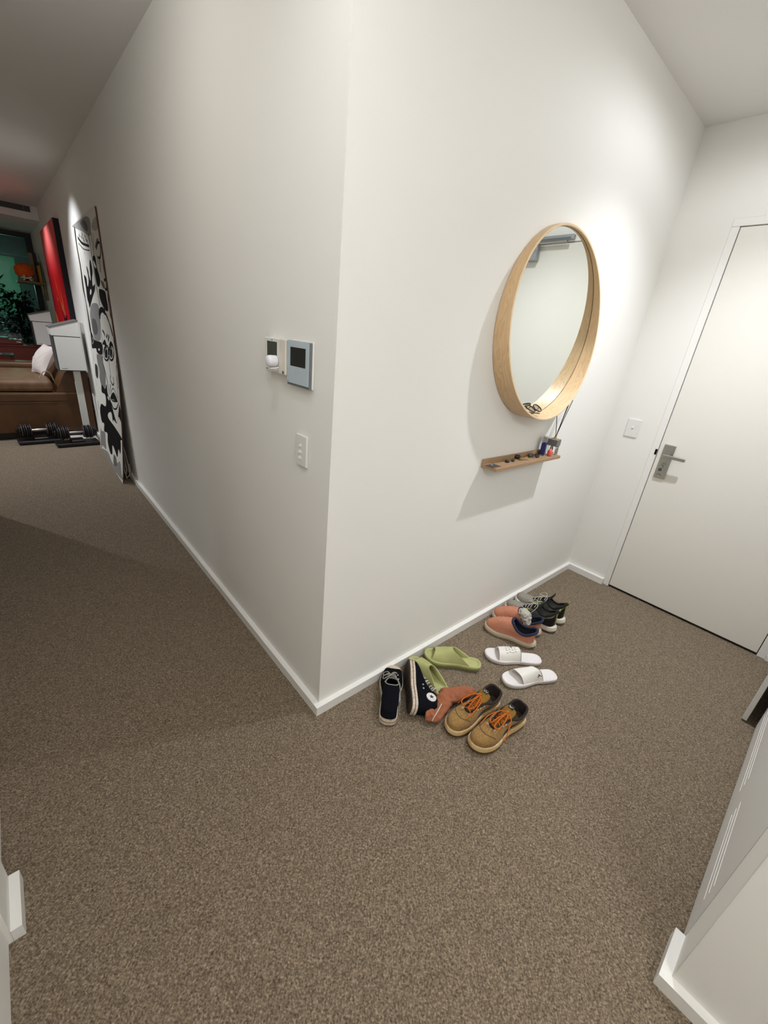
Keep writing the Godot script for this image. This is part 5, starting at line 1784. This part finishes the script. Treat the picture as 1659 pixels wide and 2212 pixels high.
func sofa():
	var t := thing("leather_sofa", "brown leather sofa standing along the wall past the painted panel", "sofa", Vector3(0, 0, -5.27))
	part(t, "plinth", mbox(Vector3(2.0, 0.075, 1.66), 0.005, Vector3(-1.13, 0.0375, -0.88)), M.black)
	part(t, "base", mbox(Vector3(2.05, 0.46, 1.75), 0.02, Vector3(-1.16, 0.305, -0.875)), M.leather)
	var pp := st_new()
	tube(pp, spline([Vector3(-2.17, 0.537, 0.002), Vector3(-1.2, 0.537, 0.002), Vector3(-0.16, 0.532, 0.002)], 6), 0.006, 7)
	part(t, "piping", pp.commit(), M.piping)
	part(t, "front_rail", mbox(Vector3(1.98, 0.085, 0.02), 0.008, Vector3(-1.14, 0.485, 0.004)), M.leather)
	part(t, "stitch_line", mbox(Vector3(1.72, 0.01, 0.012), 0.004, Vector3(-1.22, 0.424, 0.002)), M.leather)
	var st := st_new()
	box(st, Vector3(-1.27, 0.61, -0.62), Vector3(1.80, 0.135, 1.24), 0.05, 4)
	part(t, "seat_cushion", st.commit(), M.leatherpale)
	var bk := st_new()
	prism(bk, PackedVector2Array([Vector2(-0.36, 0.54), Vector2(-0.02, 0.54), Vector2(-0.012, 0.76), Vector2(-0.03, 0.80), Vector2(-0.07, 0.81), Vector2(-0.2, 0.80), Vector2(-0.24, 0.77)]), -1.75, -0.01)
	part(t, "backrest", bk.commit(), M.leather)
	part(t, "back_base", mbox(Vector3(0.19, 0.5, 1.74), 0.015, Vector3(-0.107, 0.3, -0.88)), M.leather)
	var ar := st_new()
	box(ar, Vector3(-1.2, 0.55, -1.6), Vector3(1.95, 0.36, 0.28), 0.06, 4)
	part(t, "armrest", ar.commit(), M.leather)
	# white cushion leaning in the corner of seat and back
	var c := thing("cushion", "white scatter cushion leaning on the back of the brown sofa", "cushion", Vector3(-0.46, 0.68, -5.93))
	c.rotation = Vector3(0.0, 0.25, -0.5)
	var s2 := st_new()
	var nz := FastNoiseLite.new()
	nz.seed = 2
	nz.frequency = 6.0
	for side in [-1.0, 1.0]:
		var rows := []
		for i in 17:
			var line := PackedVector3Array()
			for j in 17:
				var u := -1.0 + i / 8.0
				var v := -1.0 + j / 8.0
				var bul := (1.0 - u * u) * (1.0 - v * v)
				var edge := 1.0 - 0.08 * (1.0 - u * u) * absf(v) - 0.08 * (1.0 - v * v) * absf(u)
				line.append(Vector3(side * (0.085 * pow(bul, 0.6) + nz.get_noise_2d(u, v) * 0.02 * bul), 0.19 + v * 0.2 * edge, u * 0.2 * edge))
			rows.append(line)
		grid(s2, rows, false, side > 0)
	part(c, "cover", s2.commit(), M.cushion)
	single("cable", mtube([Vector3(-0.47, 0.69, -5.42), Vector3(-0.43, 0.76, -5.41), Vector3(-0.37, 0.75, -5.42), Vector3(-0.345, 0.66, -5.44)], 0.006, 6, 8), M.cablewhite, "thin white cable arching over the corner of the sofa seat", "cable")

func dumbbell(at: Vector3, turn: float, label: String, tray_label: String):
	var tr := thing("dumbbell_tray", tray_label, "tray", at, turn, "dumbbell trays")
	part(tr, "base", mbox(Vector3(0.42, 0.045, 0.2), 0.015, Vector3(0, 0.0235, 0)), M.iron)
	part(tr, "rail", mbox(Vector3(0.13, 0.03, 0.16), 0.004, Vector3(0, 0.055, 0)), M.iron)
	part(tr, "bright_edge", mbox(Vector3(0.12, 0.005, 0.006), 0.001, Vector3(0, 0.07, 0.079)), M.nickel)
	var t := thing("dumbbell", label, "dumbbell", at + Vector3(0, 0.072, 0), turn, "adjustable dumbbells")
	var ax := Basis(Vector3(0, 1, 0), Vector3(-1, 0, 0), Vector3(0, 0, 1))
	var st := st_new()
	lathe(st, [[0.0005, -0.075], [0.014, -0.075], [0.017, -0.03], [0.018, 0.0], [0.017, 0.03], [0.014, 0.075], [0.0005, 0.075]], 16, Vector3(0, 0.075, 0), ax)
	part(t, "handle", st.commit(), M.nickel)
	for sg in [-1.0, 1.0]:
		for k in 6:
			var s2 := st_new()
			var r: float = [0.066, 0.076, 0.073, 0.078, 0.071, 0.06][k]
			var x: float = sg * (0.075 + 0.0195 * k)
			lathe(s2, [[0.0005, 0.0065], [r - 0.004, 0.0065], [r, 0.003], [r, -0.003], [r - 0.004, -0.0065], [0.0005, -0.0065]], 20, Vector3(x, 0.078, 0), ax)
			part(t, "plate", s2.commit(), M.plateedge if k % 2 == 0 else M.iron)
		part(t, "dial", mbox(Vector3(0.022, 0.05, 0.05), 0.008, Vector3(sg * 0.197, 0.08, 0)), M.iron)

func far_corner():
	# timber shelf with books, a lumpy orange ball and a small white bone-like ornament
	var sh := thing("corner_shelf", "thin timber shelf high on the living room wall near the window", "shelf", Vector3(0, 1.765, -8.5))
	part(sh, "board", mbox(Vector3(0.36, 0.035, 0.62), 0.003, Vector3(-0.18, 0.0175, -0.05)), M.oak)
	part(sh, "bracket", mbox(Vector3(0.02, 0.22, 0.03), 0.003, Vector3(-0.011, -0.11, 0.1)), M.oak)
	part(sh, "bracket", mbox(Vector3(0.02, 0.22, 0.03), 0.003, Vector3(-0.011, -0.11, -0.25)), M.oak)
	var bl := ["tall cream book leaning at the back of the corner shelf", "tall dark book between the cream and yellow books", "short mustard yellow book at the front of the row", "grey-backed book standing against the wall on the corner shelf"]
	var bd := [[Vector3(-0.115, 0, -8.62), 0.42, 0.05, M.bookcream], [Vector3(-0.07, 0, -8.57), 0.43, 0.045, M.bookdark], [Vector3(-0.055, 0, -8.40), 0.24, 0.04, M.bookyellow], [Vector3(-0.03, 0, -8.52), 0.30, 0.03, M.bookgrey]]
	for k in 4:
		var t := thing("book", bl[k], "book", Vector3(bd[k][0].x, 1.8, bd[k][0].z), 0.0, "books on the corner shelf")
		var h: float = bd[k][1]
		var w: float = bd[k][2]
		part(t, "cover", boxes([[Vector3(-w * 0.5, 0, -0.09), Vector3(-w * 0.5 + 0.004, h, 0.09)], [Vector3(w * 0.5 - 0.004, 0, -0.09), Vector3(w * 0.5, h, 0.09)], [Vector3(-w * 0.5, 0, 0.086), Vector3(w * 0.5, h, 0.09)]], 0.001), bd[k][3])
		part(t, "pages", mbox(Vector3(w - 0.009, h - 0.012, 0.17), 0.001, Vector3(0, h * 0.5, -0.002)), M.bone)
	var nz := FastNoiseLite.new()
	nz.seed = 8
	nz.frequency = 7.0
	var st := st_new()
	var rows := []
	for i in 19:
		var la := -PI * 0.5 + PI * i / 18
		var line := PackedVector3Array()
		for j in 30:
			var a := TAU * j / 30
			var d := Vector3(cos(la) * cos(a), sin(la), cos(la) * sin(a))
			var r := 1.0 + 0.16 * nz.get_noise_3dv(d * 0.35) - 0.10 * absf(nz.get_noise_3dv(d * 0.6 + Vector3(3, 1, 2)))
			line.append(Vector3(d.x * 0.125, d.y * 0.115, d.z * 0.12) * r)
		rows.append(line)
	grid(st, rows, true, false)
	var fb := thing("orange_ball", "big lumpy bright orange ball on the corner shelf", "ornament", Vector3(-0.245, 1.935, -8.36))
	part(fb, "body", st.commit(), M.felt)
	var fs := st_new()
	lathe(fs, [[0.0005, 0.0], [0.04, 0.0], [0.04, -0.01], [0.028, -0.03], [0.03, -0.045], [0.0005, -0.045]], 16, Vector3(0, -0.09, 0))
	part(fb, "stand", fs.commit(), M.turntable)
	var bn := thing("coral_ornament", "small white branching ornament in front of the orange ball", "ornament", Vector3(-0.235, 1.803, -8.22))
	for q in [[Vector3(0, 0.03, 0), Vector3(-0.075, 0.035, 0.01)], [Vector3(0, 0.03, 0), Vector3(0.06, 0.05, 0)], [Vector3(-0.02, 0.03, 0), Vector3(-0.045, 0.003, 0.02)], [Vector3(0.03, 0.035, 0), Vector3(0.05, 0.003, 0.02)], [Vector3(-0.03, 0.035, 0), Vector3(-0.035, 0.075, 0)]]:
		part(bn, "branch", mtube([q[0], (q[0] + q[1]) * 0.5 + Vector3(0, 0.004, 0), q[1]], 0.011, 8, 4), M.bone)
	# plant
	var pl := thing("leafy_plant", "dark leafy indoor tree in front of the window below the corner shelf", "plant", Vector3(-0.40, 0, -9.0))
	var po := st_new()
	lathe(po, [[0.0005, 0.0], [0.13, 0.0], [0.165, 0.32], [0.16, 0.34], [0.15, 0.32], [0.0005, 0.3]], 24)
	part(pl, "pot", po.commit(), M.pot)
	var trunk := [Vector3(0, 0.3, 0), Vector3(0.02, 0.8, 0.02), Vector3(-0.02, 1.2, 0.0), Vector3(0.03, 1.5, -0.03)]
	part(pl, "trunk", mtube(trunk, 0.018, 8, 6), M.stem)
	var fol := st_new()
	var ends := [Vector3(-0.45, 1.62, 0.05), Vector3(-0.40, 1.42, 0.12), Vector3(-0.32, 1.22, 0.1), Vector3(-0.38, 1.75, 0.0), Vector3(0.14, 1.55, 0.05), Vector3(0.18, 1.4, 0.1), Vector3(0.16, 1.2, 0.1), Vector3(-0.08, 1.6, 0.1), Vector3(-0.1, 1.3, 0.25), Vector3(0.1, 1.5, 0.25), Vector3(-0.2, 1.05, 0.15), Vector3(0.12, 1.05, 0.2)]
	for e in ends:
		var s0 := Vector3(0, e.y - 0.28, 0)
		part(pl, "branch", mtube([s0, s0.lerp(e, 0.5) + Vector3(0, 0.05, 0), e], 0.006, 6, 5), M.stem)
		for k in 60:
			var b: Vector3 = s0.lerp(e, rng.randf_range(0.3, 1.06)) + Vector3(rng.randfn(0, 0.05), rng.randfn(0.02, 0.06), rng.randfn(0, 0.05))
			b.x = minf(b.x, 0.22)
			b.y = minf(b.y, 1.62) if b.x > -0.1 else b.y
			leaf(fol, b, Vector3(rng.randfn(e.x, 0.5), rng.randfn(-0.1, 0.4), rng.randfn(0.3, 0.5)).normalized(), rng.randf_range(0.07, 0.13))
	var fo := part(pl, "foliage", fol.commit(), M.leaf)
	fo.set_meta("kind", "stuff")
	for k in 12:
		var lf := st_new()
		leaf(lf, Vector3.ZERO, Vector3(-0.8, rng.randf_range(-0.5, 0.4), 0.35).normalized(), 0.13)
		part(pl, "leaf", lf.commit(), M.leaf, Vector3(-0.40 + rng.randf_range(-0.12, 0.05), 1.15 + 0.06 * k, 0.1))
	# red-brown sideboard with a turntable
	var sb := thing("sideboard", "dark red-brown wooden sideboard under the window behind the sofa", "sideboard", Vector3(-0.98, 0, -8.3))
	part(sb, "body", mbox(Vector3(1.5, 0.78, 0.45), 0.006, Vector3(0, 0.43, 0)), M.cabinet)
	part(sb, "top", mbox(Vector3(1.54, 0.03, 0.48), 0.006, Vector3(0, 0.833, 0)), M.cabinet)
	for sx in [-0.68, 0.68]:
		part(sb, "leg", mbox(Vector3(0.05, 0.05, 0.4), 0.004, Vector3(sx, 0.025, 0)), M.cabinet)
	for k in 2:
		part(sb, "door", mbox(Vector3(0.72, 0.68, 0.012), 0.004, Vector3(-0.37 + 0.74 * k, 0.42, 0.228)), M.cabinet)
	var tt := thing("turntable", "record player with a clear lid on the red-brown sideboard", "turntable", Vector3(-0.72, 0.849, -8.27))
	part(tt, "plinth", mbox(Vector3(0.5, 0.07, 0.36), 0.008, Vector3(0, 0.036, 0)), M.cabinet)
	var pt := st_new()
	lathe(pt, [[0.0005, 0.095], [0.145, 0.095], [0.15, 0.09], [0.15, 0.075], [0.0005, 0.075]], 32, Vector3(-0.05, 0, 0))
	part(tt, "platter", pt.commit(), M.turntable)
	part(tt, "tonearm", mtube([Vector3(0.19, 0.11, -0.1), Vector3(0.18, 0.115, 0.02), Vector3(0.1, 0.105, 0.1)], 0.006, 7, 6), M.nickel)
	part(tt, "knob", mbox(Vector3(0.06, 0.02, 0.01), 0.003, Vector3(0.2, 0.04, 0.183)), M.nickel)
	part(tt, "lid", boxes([[Vector3(-0.25, 0.075, 0.175), Vector3(0.25, 0.16, 0.178)], [Vector3(-0.25, 0.16, -0.178), Vector3(0.25, 0.163, 0.178)], [Vector3(-0.25, 0.075, -0.178), Vector3(-0.247, 0.16, 0.178)], [Vector3(0.247, 0.075, -0.178), Vector3(0.25, 0.16, 0.178)]], 0.0), M.glass)
	# dark desk chair and low table at the edge of the view
	var ch := thing("desk_chair", "dark high-backed chair at the left of the red-brown sideboard", "chair", Vector3(-1.12, 0, -7.75))
	part(ch, "seat", mbox(Vector3(0.48, 0.08, 0.48), 0.03, Vector3(0, 0.46, 0)), M.turntable)
	part(ch, "backrest", mbox(Vector3(0.42, 0.62, 0.06), 0.028, Vector3(0, 0.92, -0.22)), M.turntable)
	part(ch, "post", mbox(Vector3(0.05, 0.42, 0.05), 0.01, Vector3(0, 0.24, 0)), M.iron)
	for k in 5:
		var a := TAU * k / 5
		part(ch, "foot", mtube([Vector3(0, 0.07, 0), Vector3(cos(a) * 0.26, 0.03, sin(a) * 0.26)], 0.016, 6, 2), M.iron)
	var tb := thing("side_table", "small black side table with a silver rim behind the sofa arm", "table", Vector3(-0.86, 0, -7.2))
	part(tb, "top", mbox(Vector3(0.46, 0.025, 0.3), 0.006, Vector3(0, 0.775, 0)), M.iron)
	part(tb, "rim", mbox(Vector3(0.3, 0.012, 0.006), 0.002, Vector3(-0.05, 0.794, 0.14)), M.nickel)
	for sx in [-0.2, 0.2]:
		part(tb, "leg", mbox(Vector3(0.025, 0.765, 0.26), 0.004, Vector3(sx, 0.3825, 0)), M.iron)
	# air grille in the bulkhead
	var v := thing("air_vent", "grey slotted air grille in the bulkhead above the window", "vent", Vector3(-0.08, 2.655, -7.53))
	part(v, "backing", mbox(Vector3(1.5, 0.07, 0.008), 0.001, Vector3(-0.75, 0.035, 0.002)), M.black)
	for k in 6:
		part(v, "louvre", mbox(Vector3(1.5, 0.005, 0.012), 0.0008, Vector3(-0.75, 0.004 + 0.0124 * k, 0.007)), M.ventgrey)
	part(v, "divider", mbox(Vector3(0.012, 0.07, 0.012), 0.001, Vector3(-0.07, 0.035, 0.008)), M.ventgrey)
	# building placed for the teal view in the window, under an unseen lamp
	var nb := thing("neighbour_building", "teal-lit building wall placed outside the window for its green view", "building", Vector3(-2.4, -3.0, -13.0))
	part(nb, "wall", mbox(Vector3(8.0, 7.0, 0.3), 0.01, Vector3(0, 3.2, -0.3)), M.render_green)
	part(nb, "balcony_slab", mbox(Vector3(8.0, 1.2, 0.9), 0.01, Vector3(0, 3.55, 0.2)), M.render_dark)  # dark parts set where the window view is dark
	part(nb, "pier", mbox(Vector3(0.5, 7.0, 0.5), 0.01, Vector3(2.52, 3.2, 0)), M.render_dark)
	part(nb, "canopy", mbox(Vector3(8.0, 0.7, 1.0), 0.01, Vector3(0, 5.75, 0.2)), M.render_dark)
	var fl := OmniLight3D.new()
	fl.name = "unseen_facade_lamp"  # out of view, placed to give the facade its teal glow
	fl.position = Vector3(1.9, 4.8, 1.1)
	fl.light_color = Color(0.62, 1.0, 0.86)
	fl.light_energy = 0.5
	fl.omni_range = 20.0
	fl.omni_attenuation = 2.0
	fl.light_size = 0.1
	fl.shadow_enabled = true
	nb.add_child(fl)

func leaf(st: SurfaceTool, at: Vector3, dir: Vector3, l: float):
	var s := dir.cross(Vector3(0.2, 1, 0.1)).normalized()
	var n := s.cross(dir).normalized()
	var p := [at, at + dir * l * 0.35 + s * l * 0.24 + n * l * 0.05, at + dir * l * 0.35 - s * l * 0.24 + n * l * 0.05, at + dir * l * 0.45, at + dir * l - n * l * 0.12]
	for t in [[0, 1, 3], [0, 3, 2], [1, 4, 3], [3, 4, 2]]:
		tri(st, p[t[0]], p[t[1]], p[t[2]], n)

func build_living():
	leaning_panel()
	red_canvas()
	speaker(Vector3(-0.308, 0, -5.0), 0.258, 0.822, 1.193, 1.279, 1.368, 0.172, "nearer white speaker with a slanted top, on a post beside the painted panel")
	speaker(Vector3(-0.345, 0, -7.4), 0.25, 0.905, 1.242, 1.328, 1.405, 0.16, "farther white speaker with a slanted top, behind the sofa")
	sofa()
	dumbbell(Vector3(-0.275, 0, -4.86), 0.06, "adjustable dumbbell with black plates, nearer of two by the painted panel", "black dumbbell tray, nearer of two on the carpet by the painted panel")
	dumbbell(Vector3(-0.60, 0, -5.09), 0.06, "adjustable dumbbell with black plates, in front of the sofa base", "black dumbbell tray resting in front of the sofa base")
	far_corner()

func _ready():
	rng.seed = 7
	make_materials()
	setup_view()
	build_shell()
	build_entry()
	build_shoes()
	build_living()
